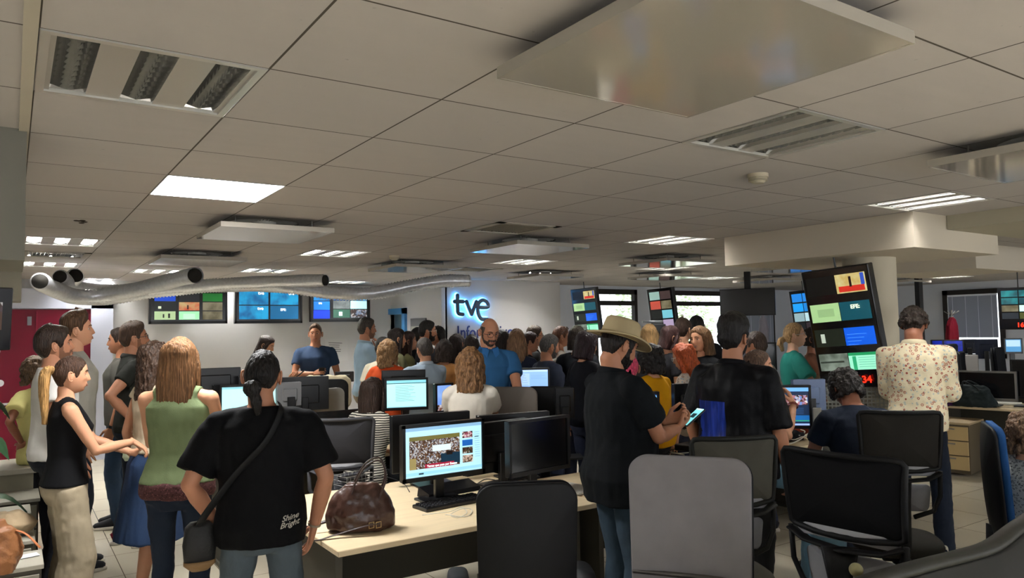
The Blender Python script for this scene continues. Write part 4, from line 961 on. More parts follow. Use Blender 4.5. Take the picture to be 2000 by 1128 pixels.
person('T', 'bald bearded man with glasses in blue short-sleeved polo looking down', 955, 618, 6.50, 168, lod=0, skin='mid', hairc='#3a312b', hair=dict(bald=1, top=.003, side=.003), beard=.75, glasses='#3a2420', top=dict(c='#2b5780', sleeve=.62, loose=.018, collar='#2d5f92', k='fabric'), legs=dict(c='#2c3646'), aR='lean', aL=((.14, .34, .98), (.8, -.3, -.4), (0, 0, -1), .4, None), head=(12, 20, 0), group=CG)
crowd('T2', 'dark-haired woman partly hidden behind the bald man', 980, 646, 7.93, 40, fem=True, hairc='#1f1714', hair=dict(kind='bob', len=.08), top=dict(c='#2b2b33'), aR='chin')
crowd('U', 'woman with long straight brown hair in navy top seen from behind', 1009, 643, 7.56, 2, fem=True, hairc='#6a4f38', hair=dict(kind='long', len=.33, vol=1.0), top=dict(c='#161b2b', sleeve=1.0), skin='light')
crowd('V', 'man with dark hair in profile just right of the word Informativos', 1043, 637, 8.74, 80, hairc='#3a2c22', hair=dict(top=.018, side=.006), top=dict(c='#2a2a2a'), glasses='#222222')
crowd('V2', 'woman with dark hair in a bun and bare shoulders in profile', 1034, 648, 8.26, 78, fem=True, hairc='#2a1612', hair=dict(kind='bun', top=.01, side=.01, bz=.0), top=dict(c='#1a1a1e', sleeve=0), skin='mid')
crowd('W', 'grey-haired bearded man in slate navy t-shirt seen from behind right shoulder', 1072, 653, 7.24, 62, hairc='#4b4846', hair=dict(top=.012, side=.008), beard=.5, top=dict(c='#2c3140', sleeve=.75, loose=.022), skin='mid', wide=1.05, head=(0, 10, 0))
crowd('X', 'woman with sunglasses pushed up on her brown hair in white top', 1095, 637, 8.44, 75, fem=True, hairc='#5a3a28', hair=dict(kind='bun', top=.012, side=.012, bz=-.04, gl_up=1), glasses='#2a1a12', top=dict(c='#d2cec6', sleeve=.6), skin='mid')
crowd('Y', 'person with chin-length dark hair and dark hooded jacket seen from behind', 1127, 637, 7.55, 15, fem=True, hairc='#332a24', hair=dict(kind='bob', len=.12), top=dict(c='#23262b', sleeve=1.8, loose=.03), skin='light')
crowd('Z', 'woman with dark reddish-brown bob leaning beside the man in the hat', 1146, 645, 6.70, 55, fem=True, hairc='#24161a', hair=dict(kind='bob', len=.15, vol=1.1), top=dict(c='#121317', sleeve=1.8, loose=.02), skin='light', head=(0, 15, 0))
# --- man in the hat
hat = person('HAT', 'bearded man in sand-coloured hat and black short-sleeved shirt looking at his phone', 1208, 628, 4.05, 62, lod=0, skin='mid', hairc='#1b1512', hair=dict(top=.004, side=.010, back=.006), beard=1.3, top=dict(c='#0d1013', sleeve=.68, loose=.034, hem=.80, collar='#101316', flare=.018, wr=.011), legs=dict(kind='straight', c='#26343f'),
       aR=((.04, .34, 1.15), (.6, -.3, -.9), (-.5, -.2, .7), .9, (-.35, .85, .3)), aL=((.04, .33, 1.18), (.8, -.3, -.7), (-.5, -.4, .6), .9, (-.4, .8, .3)), head=(4, 24, 0), belly=.045, wide=1.10, shoes='#1d1d1f')
crowd('AA', 'blonde woman with straight hair seen from behind, right of the hat', 1268, 634, 7.76, 10, fem=True, hairc='#9a7a50', hair=dict(kind='long', len=.22, vol=1.05), top=dict(c='#3a3a3e'))
crowd('AB', 'person with curly black hair in mustard yellow sweater', 1270, 674, 6.00, -48, fem=True, hairc='#15110f', hair=dict(kind='curly', vol=1.15, n=190, drop=.11), top=dict(c='#c28a0a', sleeve=1.8, loose=.03, hem=.86), legs=dict(c='#15161a'), skin='light', wide=1.05, dz=0)
crowd('AC', 'seated woman with bright pink ponytail in grey and black top', 1226, 690, 5.60, -8, fem=True, sit=True, H=1.66, hairc='#c0405e', hair=dict(kind='ponytail', len=.25, pz=-.01, top=.01), top=dict(c='#2b2d33', sleeve=1.5), aR='type', aL='type')
crowd('AD', 'woman with dark red bob and glasses looking down, behind the redhead', 1308, 636, 7.34, 60, fem=True, hairc='#2c1412', hair=dict(kind='bob', len=.12), glasses='#5a2a20', top=dict(c='#1c1c20'), head=(0, 15, 0))
crowd('AE', 'man with short brown hair in black top seen from behind left of the bright window', 1334, 622, 7.89, 35, hairc='#35251c', hair=dict(top=.014, side=.010, back=.01), top=dict(c='#0e0e11', sleeve=1.8))
crowd('AF', 'man with short dark hair against the bright window', 1360, 617, 8.30, -20, hairc='#1d1817', hair=SHORT, top=dict(c='#1a1a1e'))
crowd('AG', 'woman with wavy copper-red hair and glasses in patterned white top', 1335, 672, 6.50, -70, fem=True, hairc='#a04a26', hair=dict(kind='wavy', len=.20, vol=1.15, flare=.1), glasses='#d8d8d8', top=dict(c='#b9aea0', sleeve=.7, k='floral', c2='#5c3a34', c3='#8d9aa4', sc=26), head=(0, 15, 0), skin='light')
crowd('AH', 'smiling woman with blonde-tipped shoulder-length hair in black top', 1367, 638, 7.00, -140, fem=True, hairc='#5a4028', hair=dict(kind='long', len=.16, vol=1.12, sides=1, flare=.15), top=dict(c='#111215', sleeve=1.8), smile=1, head=(0, 3, 5), skin='light')
person('AI', 'man with tall black hair in loose black jacket-shirt with a satin blue back panel', 1432, 622, 4.55, 32, lod=0, skin='mid', hairc='#120f0e', hair=dict(top=.042, side=.008, back=.01, quiff=.01, curl=.008, cf=45, sz=1), beard=.5, top=dict(c='#0b0b0e', sleeve=1.0, loose=.05, hem=.82, collar='#0e0e12', rough=.5, flare=.02, wr=.012), legs=dict(kind='baggy', c='#1b1b1c', k='fabric'), aR=((.27, .08, .86), (.6, -.8, 0), (-1, 0, 0), .45, None), wide=1.12, head=(0, 0, 0))
crowd('AJ', 'man in light grey t-shirt behind the tall-haired man', 1476, 650, 6.40, -60, hairc='#3a2c24', hair=SHORT, top=dict(c='#8a8880', sleeve=.6, loose=.02), skin='mid')
person('AK', 'seated woman resting her hand on her chin, light jeans and black sandals', 1477, 684, 5.00, 80, fem=True, sit=True, H=1.66, lod=0, skin='light', hairc='#4a3628', hair=dict(kind='bun', top=.008, bz=0), top=dict(c='#565b62', sleeve=.3), legs=dict(c='#5e7f92', kind='wide'), shoes='#15130f', shoekind='sandal', aR=((.12, .22, 1.36), (.5, .6, -.9), (-.3, -.9, 0), .7, (-.3, -.2, .8)), aL='chin', smile=.6, head=(-5, 0, 0), group='people seated at the desks')
crowd('AL', 'blonde woman with ponytail and glasses in teal short-sleeved top', 1550, 630, 7.10, 82, fem=True, hairc='#8f7350', hair=dict(kind='ponytail', len=.14, pz=-.03, top=.010), glasses='#9a9a9a', top=dict(c='#1e6a60', sleeve=.75, loose=.03, hem=.86), legs=dict(c='#7a3424', k='fabric'), aR='chest', aL='chest', skin='pale', head=(0, -6, 0), wide=1.1)
crowd('AM', 'dark-haired woman in brown top looking up at the video column', 1588, 640, 7.70, 100, fem=True, hairc='#1b1412', hair=dict(kind='bob', len=.07), top=dict(c='#6a4636', sleeve=.8), skin='tan', aR='cross', aL='cross')
person('AN', 'seated young man with curly dark hair in navy t-shirt bent over the desk', 1648, 712, 5.10, -35, sit=True, H=1.74, lod=0, skin='tan', hairc='#1a1411', hair=dict(kind='curly', vol=1.0, n=200, drop=.07), top=dict(c='#161d2b', sleeve=.6, loose=.020), legs=dict(c='#1d2430'), aR='type', aL='type', lean=.25, head=(0, 24, 0), group='people seated at the desks', wide=1.08)
person('AO', 'man in cream shirt with small red floral print, dark trousers and trainers', 1783, 598, 5.75, 8, lod=0, skin='tan', hairc='#2b221c', hair=dict(kind='curly', vol=.85, n=110, drop=.02, side=.006, top=.02), top=dict(c='#cfc3a4', sleeve=1.15, loose=.026, hem=.86, collar='#cfc3a4', k='floral', c2='#8c3a30', c3='#a7aca4', sc=33, wr=.011), legs=dict(kind='straight', c='#161c28', k='fabric'), shoes='#a8a294', aR=((.10, .28, 1.08), (.35, -.6, -.4), (-.5, 0, -.5), .5, None), aL=((.08, .28, 1.06), (.35, -.6, -.4), (-.5, 0, -.5), .5, None), wide=1.0, feet=((.03, .05), (.06, -.1)), head=(0, 14, 0))
person('AP', 'seated person with curly brown hair in grey patterned top at the right edge', 2003, 805, 4.40, 12, fem=True, sit=True, H=1.66, lod=0, skin='light', hairc='#5a4430', hair=dict(kind='curly', vol=1.2, n=190, drop=.12), top=dict(c='#8c8f8c', sleeve=.6, k='floral', c2='#2a2c30', c3='#4a4c50', sc=60, loose=.03), legs=dict(c='#20252e'), aR='lap', aL='lap', group='people seated at the desks')
person('AQ', 'seated woman with shoulder-length light-brown hair in white t-shirt seen from behind', 918, 680, 5.50, 4, fem=True, sit=True, H=1.70, lod=0, skin='light', hairc='#6a4c30', hair=dict(kind='wavy', len=.21, vol=1.22, st=(90, 90, 30)), top=dict(c='#cfc8bb', sleeve=.6, loose=.022), legs=dict(c='#5a5346', k='fabric'), shoes='#d0711c', aR='type', aL='type', group='people seated at the desks')
person('AR', 'seated woman with long dark hair and glasses in black and white striped t-shirt', 728, 738, 5.90, 38, fem=True, sit=True, H=1.64, lod=0, skin='light', hairc='#2b1e17', hair=dict(kind='long', len=.33, vol=1.1), glasses='#161616', top=dict(c='#c2bcae', k='stripes', sc=17, c2='#101010', sleeve=.7, loose=.026), legs=dict(c='#0f1013'), aR='lap', aL='type', group='people seated at the desks', lean=.12)
# ================================================================== FURNITURE AND EQUIPMENT
m_wood = mat('#dcc7a2', 0.45, kind='wood'); m_leg = mat('#4a463c', 0.6); m_gry = mat('#85817a', 0.5)
m_blk = mat('#0b0b0d', 0.32); m_blk2 = mat('#111114', 0.18, coat=0.3); m_silver = mat('#9b9a96', 0.35, 0.7); m_cable = mat('#16161a', 0.5); m_wcable = mat('#d6d2c6', 0.5)
def facing(px, D, face):
    g0 = azim(px, D); rt = Vector((g0.y, -g0.x, 0)); a = math.radians(face); fw = g0*math.cos(a)+rt*math.sin(a); return math.atan2(-fw.x, fw.y)
def desk(p0, p1, depth, label, z=0.74, group='office desks', ends=(1, 1), mid=0, dep0=0.0):
    """p0-p1: near edge on the floor plan, depth away from it"""
    p0, p1 = Vector((p0[0], p0[1], 0)), Vector((p1[0], p1[1], 0)); L_ = (p1-p0).length; ang = math.atan2(p1.y-p0.y, p1.x-p0.x)
    t = empty('desk', label, 'desk', p0, ang, group)
    obj('desk_top', G().box((L_/2, depth/2, z-0.014), (L_, depth, 0.028), bev=0.003), m_wood, t)
    for i, x in ((0, 0.06), (1, L_-0.06)):
        if not ends[i]: continue
        g = G().box((x, depth/2, (z-0.03)/2+0.01), (0.035, min(depth-0.2, 1.0), z-0.05)); g.box((x, depth/2, 0.015), (0.07, depth-0.1, 0.03)); obj('leg', g, m_leg, t)
    g = G().box((L_/2, depth*0.5, z-0.23), (L_-0.2, 0.02, 0.36)); obj('modesty_panel', g, mat('#3b382f', 0.7), t)
    return t
deskA = desk((1.27, 3.36), (2.86, 3.36), 1.30, 'wood-topped desk carrying the brown leather bag and the lit monitor')
deskA2 = desk((2.88, 3.36), (4.25, 3.36), 0.78, 'wood-topped desk between the man in the hat and the tall-haired man')
deskB = desk((4.95, 3.85), (6.3, 3.85), 1.2, 'cable-strewn desk where the curly-haired young man works')
deskC = desk((1.3, 5.80), (2.7, 5.80), 1.2, 'desk behind the striped t-shirt woman with the cyan screen')
deskC2 = desk((2.72, 5.80), (4.1, 5.80), 0.80, 'desk in front of the crowd with the white text screen')
pa, pb = onz(1838, 791, .74), onz(2000, 800, .74); pb = pa+(pb-pa).normalized()*1.7
_a = at(640, 700, 8.35); deskD = desk((_a.x-.9, _a.y-.1), (_a.x+.8, _a.y-.1), .7, 'desk against the monitor wall below the paper notice')
_a = onz(422, 790, .74); deskH = desk((_a.x-.7, _a.y-.15), (_a.x+.8, _a.y-.15), .6, 'desk by the left wall holding the red mug')
_a = at(1500, 700, 8.0); deskE = desk((_a.x-.6, _a.y-.1), (_a.x+.8, _a.y-.1), .7, 'desk behind the man in the light grey t-shirt')
deskR = desk(pa, pb, 0.8, 'wood-topped desk at right holding the dark travel bag')
g0 = at(1905, 700, 10.8); deskF = desk((g0.x-0.9, g0.y-0.3), (g0.x+1.6, g0.y-0.3), 0.8, 'far desk with monitors before the blinds window')
g0 = at(1790, 700, 12.5); deskF2 = desk((g0.x-0.6, g0.y-0.3), (g0.x+2.4, g0.y-0.5), 0.8, 'farther desk row behind the floral shirt man')
def screen(g, mats, rects, w, h, y):
    """rects (u0,v0,u1,v1,color[,emit[,kind,extra]]) painted as separate emissive tiles of one display"""
    for k, r_ in enumerate(rects):
        u0, v0, u1, v1, c = r_[:5]; e = r_[5] if len(r_) > 5 else 1.0; kd = r_[6] if len(r_) > 6 else None
        m = mat(c, 0.3, emit=e*SE, kind=kd, **(r_[7] if len(r_) > 7 else {})) if e else mat(c, 0.12, coat=.3)
        if m not in mats: mats.append(m)
        yy = y-0.0006*(k+1); X = lambda u: (u-.5)*w; Z = lambda v: (v-.5)*h
        g.quad((X(u0), yy, Z(v0)), (X(u1), yy, Z(v0)), (X(u1), yy, Z(v1)), (X(u0), yy, Z(v1)), mats.index(m))
def stext(parent, txt, u, v, size, w, h, y, col='#ffffff', e=1.5, shear=0, bold=0):
    g = text_geo(txt, size, shear=shear, bold=bold); g.xf(rotx(math.pi/2), ((u-.5)*w, y, (v-.5)*h)); return obj('screen_text', g, mat(col, .5, emit=e*SE), parent)
def monitor(label, px0, px1, py0, py1, D, rz=None, face=180, ztab=.74, rects=None, silver=False, wreal=None, h=None, name='monitor', stand=True, tilt=0, bez=0.018, base=True, dz=0, back=None, hang=False, thick=.04, cat='monitor', group=None):
    pc_ = at((px0+px1)/2, (py0+py1)/2, D) if D else onY((px0+px1)/2, (py0+py1)/2, YL-.32)
    if not D: D = (pc_.x*_f[0]+pc_.y*_f[1]+(pc_.z-CH)*_f[2])
    if rz is None: rz = facing((px0+px1)/2, D, face)+math.pi
    # rz: screen looks along local -Y
    view = azim((px0+px1)/2, D); cosr = abs(view.x*-math.sin(rz)+view.y*math.cos(rz))
    w = wreal or (px1-px0)*D/FPX/max(cosr, .35); h = h or (py1-py0)*D/FPX
    t = empty(name, label, cat, pc_, rz, group); t.rotation_euler = (tilt, 0, rz)
    fm = m_silver if silver else (back or m_blk)
    g = G().box((0, thick/2, 0), (w, thick, h), bev=.004); g.box((0, thick, -h*.02), (w*.6, .03, h*.55), bev=.008)
    obj('casing', g, m_blk if not back else back, t)
    g = G()
    for a, b, c_, d in ((-w/2, -w/2+bez, -h/2, h/2), (w/2-bez, w/2, -h/2, h/2), (-w/2, w/2, h/2-bez, h/2), (-w/2, w/2, -h/2, -h/2+bez*1.4)): g.box(((a+b)/2, -.004, (c_+d)/2), (b-a, .012, d-c_))
    obj('bezel', g, fm, t)
    sw, sh = w-2*bez, h-2*bez; g = G(); ms = [m_blk2]; g.quad((-sw/2, -.001, -sh/2), (sw/2, -.001, -sh/2), (sw/2, -.001, sh/2), (-sw/2, -.001, sh/2), 0)
    if rects: screen(g, ms, rects, sw, sh, -.001)
    disp = obj('display', g, ms, t)
    if stand:
        zb = ztab-pc_.z; g = G().box((0, thick+.035, (zb-h*.1)/2), (.06, .03, abs(zb-0)-h*.1+.0), bev=.004)
        obj('stand', g, m_blk, t)
        if base: obj('base', G().box((0, .05, zb+.008), (.26, .20, .014), bev=.004), m_blk, t)
    t['w'] = w; t['h'] = h
    del t['w']; del t['h']
    return t, disp, sw, sh
def two(*r): return list(r)
TXT = [(0.02, 0.0, .98, .06, '#7fb9c6', .9), (0, .90, 1, 1, '#7fc4cf', 1.0), (0, .875, 1, .90, '#22444c', .8)]+[(.22, .80-.045*k, .22+(.42+.09*math.sin(k*2.3)), .812-.045*k, '#5f9096', .8) for k in range(13)]
# main lit monitor with a web page: parliament picture, red caption, side thumbnails
R1 = [(0, 0, 1, 1, '#a9d8e6', 1.0), (0, .93, 1, 1, '#7fa8c8', 1.0), (.0, .06, 1, .12, '#8ec8dc', 1.0),
      (.05, .18, .70, .82, '#7a5a3e', .9, 'crowd', dict(scale=150, c2='#9aa0b0')), (.05, .74, .70, .82, '#6f6a36', .7), (.34, .50, .58, .62, '#c8dde2', 1.0), (.45, .22, .70, .44, '#14344a', .6), (.52, .40, .60, .48, '#251a16', .3),
      (.24, .18, .62, .265, '#8a1530', .9), (.05, .18, .13, .40, '#9a8c5a', .7), (.73, .70, .87, .83, '#a04a62', .9, 'crowd', dict(scale=90, c2='#d8a0b0')), (.73, .54, .87, .66, '#1c5aa8', .9), (.73, .38, .87, .51, '#5c5238', .8, 'crowd', dict(scale=110, c2='#2a4a40')), (.73, .20, .87, .35, '#8a7a6a', .9, 'crowd', dict(scale=80, c2='#c8a890')),
      (.16, .075, .22, .105, '#1d3a4a', .5), (.895, .70, .95, .72, '#1d3a4a', .5)]+[(.89, .80-.045*k, .96, .806-.045*k, '#5f9cae', .8) for k in range(12)]
t, d, sw, sh = monitor('lit monitor on the front desk showing a parliament chamber picture', 790, 946, 824, 932, 4.42, rz=0, wreal=.55, rects=R1, tilt=0)
stext(d, 'Temas que pasa por Exame', .26, .205, .018, sw, sh, -.014, bold=.0003)
monitor('black monitor seen from behind just beyond the lit parliament monitor', 768, 912, 806, 915, 4.95, rz=math.pi-.12, wreal=.55)
monitor('switched-off black monitor to the right of the lit parliament monitor', 998, 1110, 816, 922, 4.62, rz=.10, wreal=.50)
monitor('dark monitor seen from behind between the lit and the switched-off monitors', 925, 1010, 822, 918, 4.9, rz=math.pi+.1, wreal=.52)
monitor('wide black monitor top standing behind the white t-shirt woman\'s desk', 935, 1068, 806, 880, 5.15, rz=math.pi-.15, wreal=.54)
t, d, sw, sh = monitor('wide monitor with a white-cyan text page behind the striped woman', 752, 836, 738, 800, 6.7, face=174, rects=[(0, 0, 1, 1, '#a5e2e0', 1.1)]+TXT)
monitor('black monitor seen from behind above the white-cyan text page', 746, 830, 722, 768, 7.0, face=-5)
monitor('monitor with a blue sky picture left of the seated woman in white', 850, 885, 748, 806, 6.45, face=150, rects=[(0, .25, 1, 1, '#6d95e0', 1.1, 'cloud', dict(c2='#8fb2ea', scale=6)), (0, 0, 1, .25, '#a8684c', .9, 'crowd', dict(scale=60, c2='#c0b8c8'))])
monitor('monitor with a pale blue document right of the bald man', 1005, 1074, 718, 782, 6.75, face=172, rects=[(0, 0, 1, 1, '#8db6ee', 1.1), (0, .93, 1, 1, '#b6d2f4', 1.1), (0, .46, .42, .88, '#a9c8ee', 1.1)]+[(.03, .84-.04*k, .03+.34*(.7+.3*math.sin(k*3)), .848-.04*k, '#5d82b4', .8) for k in range(10)]+[(.46, .80-.05*k, .9-.1*math.sin(k*2), .806-.05*k, '#6d92c4', .8) for k in range(3)])
monitor('lit cyan monitor half hidden behind the bun of the person in black', 433, 545, 750, 822, 6.35, face=182, rects=[(0, 0, 1, 1, '#9fdfe2', 1.2), (0, .93, 1, 1, '#7fb8c4', 1.0)])
monitor('black monitor back right of the green top woman\'s hair', 405, 434, 718, 772, 6.5, face=-10, wreal=.42)
monitor('black monitor back behind the bun of the person in black', 468, 545, 733, 800, 6.55, face=-4)
monitor('black monitor back below the man in the plain navy t-shirt', 548, 640, 735, 800, 6.7, face=-6)
monitor('monitor with light grey rear cover beside the cyan screen', 540, 585, 746, 792, 6.15, face=-20, back=mat('#6c6c6c', .4))
g = G(); a, b = at(578, 790, 6.0), at(704, 775, 6.35); dd = (b-a); g.box((dd.length/2, 0, 0), (dd.length, .025, .28), bev=.004)
o = obj('desk_screen', g, m_blk2, loc=(a.x, a.y, 0.94+.02), rot=(0, 0, math.atan2(dd.y, dd.x))); tag(o, 'long glossy black divider screen left of the striped woman', 'divider')
monitor('black monitor back below the wall notice', 655, 690, 725, 745, 8.3, face=-5, ztab=.74)
# laptop-like blue screens at the second desk
t, d, sw, sh = monitor('portrait tilted monitor with a dark blue page beside the man in the hat', 1232, 1288, 765, 852, 5.05, face=165, rects=[(0, 0, 1, 1, '#1f3566', .9), (0, .90, 1, .97, '#6fb0e8', 1.1), (0, .08, 1, .13, '#8f9ad8', 1.0), (0, .2, .3, .23, '#c0c8f0', 1)])
monitor('black monitor seen from behind against the yellow sweater', 1314, 1372, 748, 835, 4.95, face=-25)
t, d, sw, sh = monitor('monitor with a video editing timeline near the seated young man', 1497, 1556, 752, 836, 5.75, face=168, wreal=.44, rects=[(0, 0, 1, 1, '#1b2a44', .8), (0, .90, 1, 1, '#6aa6e0', 1.0), (.35, .55, .98, .80, '#c07a86', 1.0, 'crowd', dict(scale=60, c2='#6f8fd0')), (.0, .12, 1, .28, '#1c5fa0', .9), (.0, .13, 1, .155, '#3a9a5a', .9), (0, 0, 1, .07, '#8fa8e0', 1.1)]+[(.1, .32+.03*k, .9, .325+.03*k, '#3f6aa0', .8) for k in range(6)])
monitor('blue grey monitor cover seen from behind under the big video column', 1548, 1607, 740, 800, 5.95, face=-22, back=mat('#586a8c', .35))
monitor('switched-off dark monitor behind the man in the light grey t-shirt', 1483, 1516, 668, 722, 8.0, face=178)
# right side
t, d, sw, sh = monitor('black monitor with silver frame behind the dark travel bag', 1878, 1976, 724, 781, 8.9, rz=math.atan2(pb.y-pa.y, pb.x-pa.x), silver=True, bez=.022)
monitor('black monitor cut by the right edge, beside the silver-framed one', 1979, 2030, 702, 778, 8.7, face=190)
BLUE = [(0, 0, 1, 1, '#0a2ac0', 1.0, 'cloud', dict(c2='#04114a', scale=7))]
monitor('far monitor glowing with a blue swirl wallpaper', 1844, 1880, 663, 698, 10.6, face=175, rects=BLUE)
monitor('far monitor with a blue swirl left of the larger blue one', 1820, 1843, 663, 690, 11.2, face=170, rects=BLUE)
t, d, sw, sh = monitor('far dark monitor back with pale lettering before the blinds', 1908, 1946, 662, 700, 10.8, face=0, back=mat('#1c2338', .4))
monitor('far monitor with a light blue page at the right edge', 1964, 1994, 660, 690, 10.4, face=165, rects=[(0, 0, 1, 1, '#3f86b8', .9), (.05, .45, .95, .95, '#9fc0d8', 1.0)])
monitor('small far monitor back before the blinds window', 1880, 1905, 662, 690, 11.6, face=-8, back=mat('#252b3a', .5))
# ---------------------------------------------------------------- wall screens
def sm(label, px0, px1, py0, py1, D, rects, face=180, tilt=.0, wreal=None, rz=None, texts=(), cable=True, roll=0):
    t, d, sw, sh = monitor(label, px0, px1, py0, py1, D, face=face, rects=rects, stand=False, tilt=tilt, wreal=wreal, rz=rz, bez=.03, thick=.07, name='wall_screen', cat='screen', group='screens with tiled video feeds', cable=cable) if False else monitor(label, px0, px1, py0, py1, D, face=face, rects=rects, stand=False, tilt=tilt, wreal=wreal, rz=rz, bez=.03, thick=.07, name='wall_screen', cat='screen', group='screens with tiled video feeds')
    for (s_, u, v, sz, c) in texts: stext(d, s_, u, v, sz, sw, sh, -.02, c, bold=.001)
    obj('wall_bracket', G().box((0, .18, 0), (.14, .27, .14), bev=.01), m_blk, t)
    return t
def cells(nx, ny, C, x0=.02, y0=.06, x1=.98, y1=.98, gx=.03, gy=.03):
    out = []; cw, chh = (x1-x0)/nx, (y1-y0)/ny
    for k, c in enumerate(C):
        i, j = k % nx, ny-1-k//nx
        if c is None: continue
        c = c if isinstance(c, tuple) else (c, .9)
        out.append((x0+cw*i+gx/2, y0+chh*j+gy/2, x0+cw*(i+1)-gx/2, y0+chh*(j+1)-gy/2)+c)
    return out
BLOB = ('#19a8e0', .95, 'cloud', dict(c2='#075a96', scale=5)); FIELD = ('#8c8468', .8, 'cloud', dict(c2='#5a5236', scale=7)); RED = ('#c8502c', .9, 'cloud', dict(c2='#c4b078', scale=9))
C1 = cells(3, 3, [('#0a3cb0', .9), ('#161a20', .2), ('#0f5a1e', .7), ('#141c1e', .2), RED, FIELD, ('#9fb88c', .85), ('#8fd0a0', .95), FIELD], gx=.045)
C1 += [(.09, .44, .13, .52, '#c8d4b8', .9), (.15, .14, .17, .26, '#1a1c20', 0), (.22, .13, .245, .28, '#1a1c20', 0), (.42, .10, .58, .27, '#a9dfb8', 1), (.47, .42, .49, .56, '#3a2420', 0)]
sm('left wall screen with nine small tiled video feeds', 301, 438, 566, 632, 0, C1, rz=0, tilt=math.radians(0), wreal=1.10)
C2 = cells(2, 2, [BLOB, BLOB, BLOB, ('#0f5a86', .9)])
sm('middle wall screen with four blue tiles, three reading tve and one reading EFE', 464, 588, 563, 631, 0, C2, rz=0, wreal=1.06, texts=(('tve', .32, .86, .075, '#ffffff'), ('tve', .80, .86, .075, '#ffffff'), ('tve', .31, .37, .075, '#ffffff'), ('EFE:', .67, .34, .055, '#ffffff')))
C3 = [(.02, .06, .30, .34, '#0a2ae0', 1.0), (.02, .36, .30, .66, '#0c5aa0', .9), (.02, .68, .30, .97, '#1b8fd8', 1, 'cloud', dict(c2='#0a4a86', scale=6)), (.36, .40, .66, .68, '#98a2a0', .9, 'cloud', dict(c2='#5f6868', scale=8)), (.67, .40, .97, .68, '#9ad8e0', 1.05), (.36, .08, .66, .38, '#26463a', .6), (.67, .08, .97, .38, '#3a3c46', .7, 'crowd', dict(scale=40, c2='#8aa0c0')), (.36, .70, .66, .97, '#2a68c0', 1), (.67, .70, .97, .97, '#4aa0e0', 1), (.46, .15, .52, .29, '#c8e0e4', 1)]
sm('right wall screen with mixed blue and white video feeds next to the blue window', 606, 726, 566, 628, 0, C3, rz=.05, wreal=1.06, texts=(('EFE:', .10, .56, .035, '#ffffff'),))
# hanging twin screens
t, d, sw, sh = monitor('switched-off black screen hanging from a ceiling pole in front of the windows', 1408, 1511, 563, 616, 11.2, face=186, stand=False, bez=.012, thick=.05, name='hanging_screen', cat='screen')
g = G().box((0, .12, (CE-t.location.z)/2+.1), (.09, .09, CE-t.location.z-.2+.2)); g.box((0, .12, .1), (.2, .12, .2)); g.box((0, .19, 0), (sw*.96, .05, sh*.98), bev=.004); obj('ceiling_pole', g, m_blk, t)
# video columns: portrait screens
def vcol(label, c, D, face, w, h, tilt, rects, texts=(), roll=0, rod=True, name='video_column'):
    p = at(*c, D); rz = facing(c[0], D, face)+math.pi
    t = empty(name, label, 'screen', p, rz, 'portrait video columns hanging on brackets'); t.rotation_euler = (tilt, roll, rz)
    g = G().box((0, .05, 0), (w, .10, h), bev=.006); obj('casing', g, m_blk, t)
    g = G(); ms = [m_blk2]; y = -.003; g.quad((-w/2+.01, y, -h/2+.01), (w/2-.01, y, -h/2+.01), (w/2-.01, y, h/2-.01), (-w/2+.01, y, h/2-.01), 0); screen(g, ms, rects, w-.06, h-.05, y)
    d = obj('display', g, ms, t)
    for (s_, u, v, sz, cc) in texts: stext(d, s_, u, v, sz, w-.06, h-.05, -.026, cc, bold=sz*.03)
    obj('wall_bracket', G().box((w*.1, .16, .05), (.12, .14, .3), bev=.01), m_blk, t)
    if rod: obj('hanger_rod', G().tube([(0, .05, h/2), (0, .05, CE-p.z-.03)], .008, 8), m_blk, t)
    return t
PH = ('#c0a45c', 1.0, 'cloud', dict(c2='#d0c890', scale=14)); ROAD = ('#8d9a8c', .8, 'cloud', dict(c2='#5a6558', scale=10))
def vrects(hasclock=True):
    z0 = .13
    R_ = [(.0, .80, .49, .965, '#0c0f10', .05), (.5, .80, .99, .965)+PH, (.54, .81, .96, .86, '#b0281c', 1.0), (.72, .85, .76, .94, '#3a1c14', .1), (.91, .86, .97, .96, '#2a48a8', .9),
          (.0, .565, .49, .725, '#9bbf86', .85), (.5, .565, .99, .725, '#0e4a58', .7), (.0, .345, .49, .50, '#20281f', .35), (.5, .345, .99, .50, '#0c50c4', .9),
          (.0, .13, .49, .28)+ROAD, (.5, .13, .99, .28, '#8ed8b8', .95), (.5, .255, .99, .28, '#1f8a54', .9), (.56, .13, .62, .25, '#2a9c6a', .8),
          (.12, .61, .40, .68, '#8aae78', .8), (.10, .38, .17, .46, '#b8c4b4', .7), (.02, .20, .42, .215, '#3d463f', .3)]
    R_ += [(.54, .44-.03*k, .54+.32*(1-.15*k), .444-.03*k, '#4a8ae8', .9) for k in range(4)]+[(.66, .235-.02*k, .92, .239-.02*k, '#5aa888', .8) for k in range(5)]
    return R_
vcol('large near video column tilted forward, with eight feeds and a red clock', (1648, 640), 6.15, 204, .56, 1.0, math.radians(9), vrects(), texts=(('EFE:', .69, .665, .045, '#d8e8c0'), ('16:34', .47, .020, .080, '#ff2a14')), roll=math.radians(-4))
vcol('first distant video column left of the first bright window', (1144, 612), 12.6, 212, .50, .86, math.radians(6), vrects(), texts=(('16:34', .42, .012, .09, '#ff2a14'),), roll=math.radians(-3))
vcol('second distant video column left of the wide bright window', (1293, 610), 13.2, 212, .52, .86, math.radians(6), cells(2, 4, [('#8fb0a8', .8), ('#4a3a3a', .6), ('#b04a3c', .9), FIELD, ('#22282a', .3), ('#6fb8c8', .9), ('#2c3438', .4), ('#a898b8', .8)], y0=.15), roll=math.radians(-3))
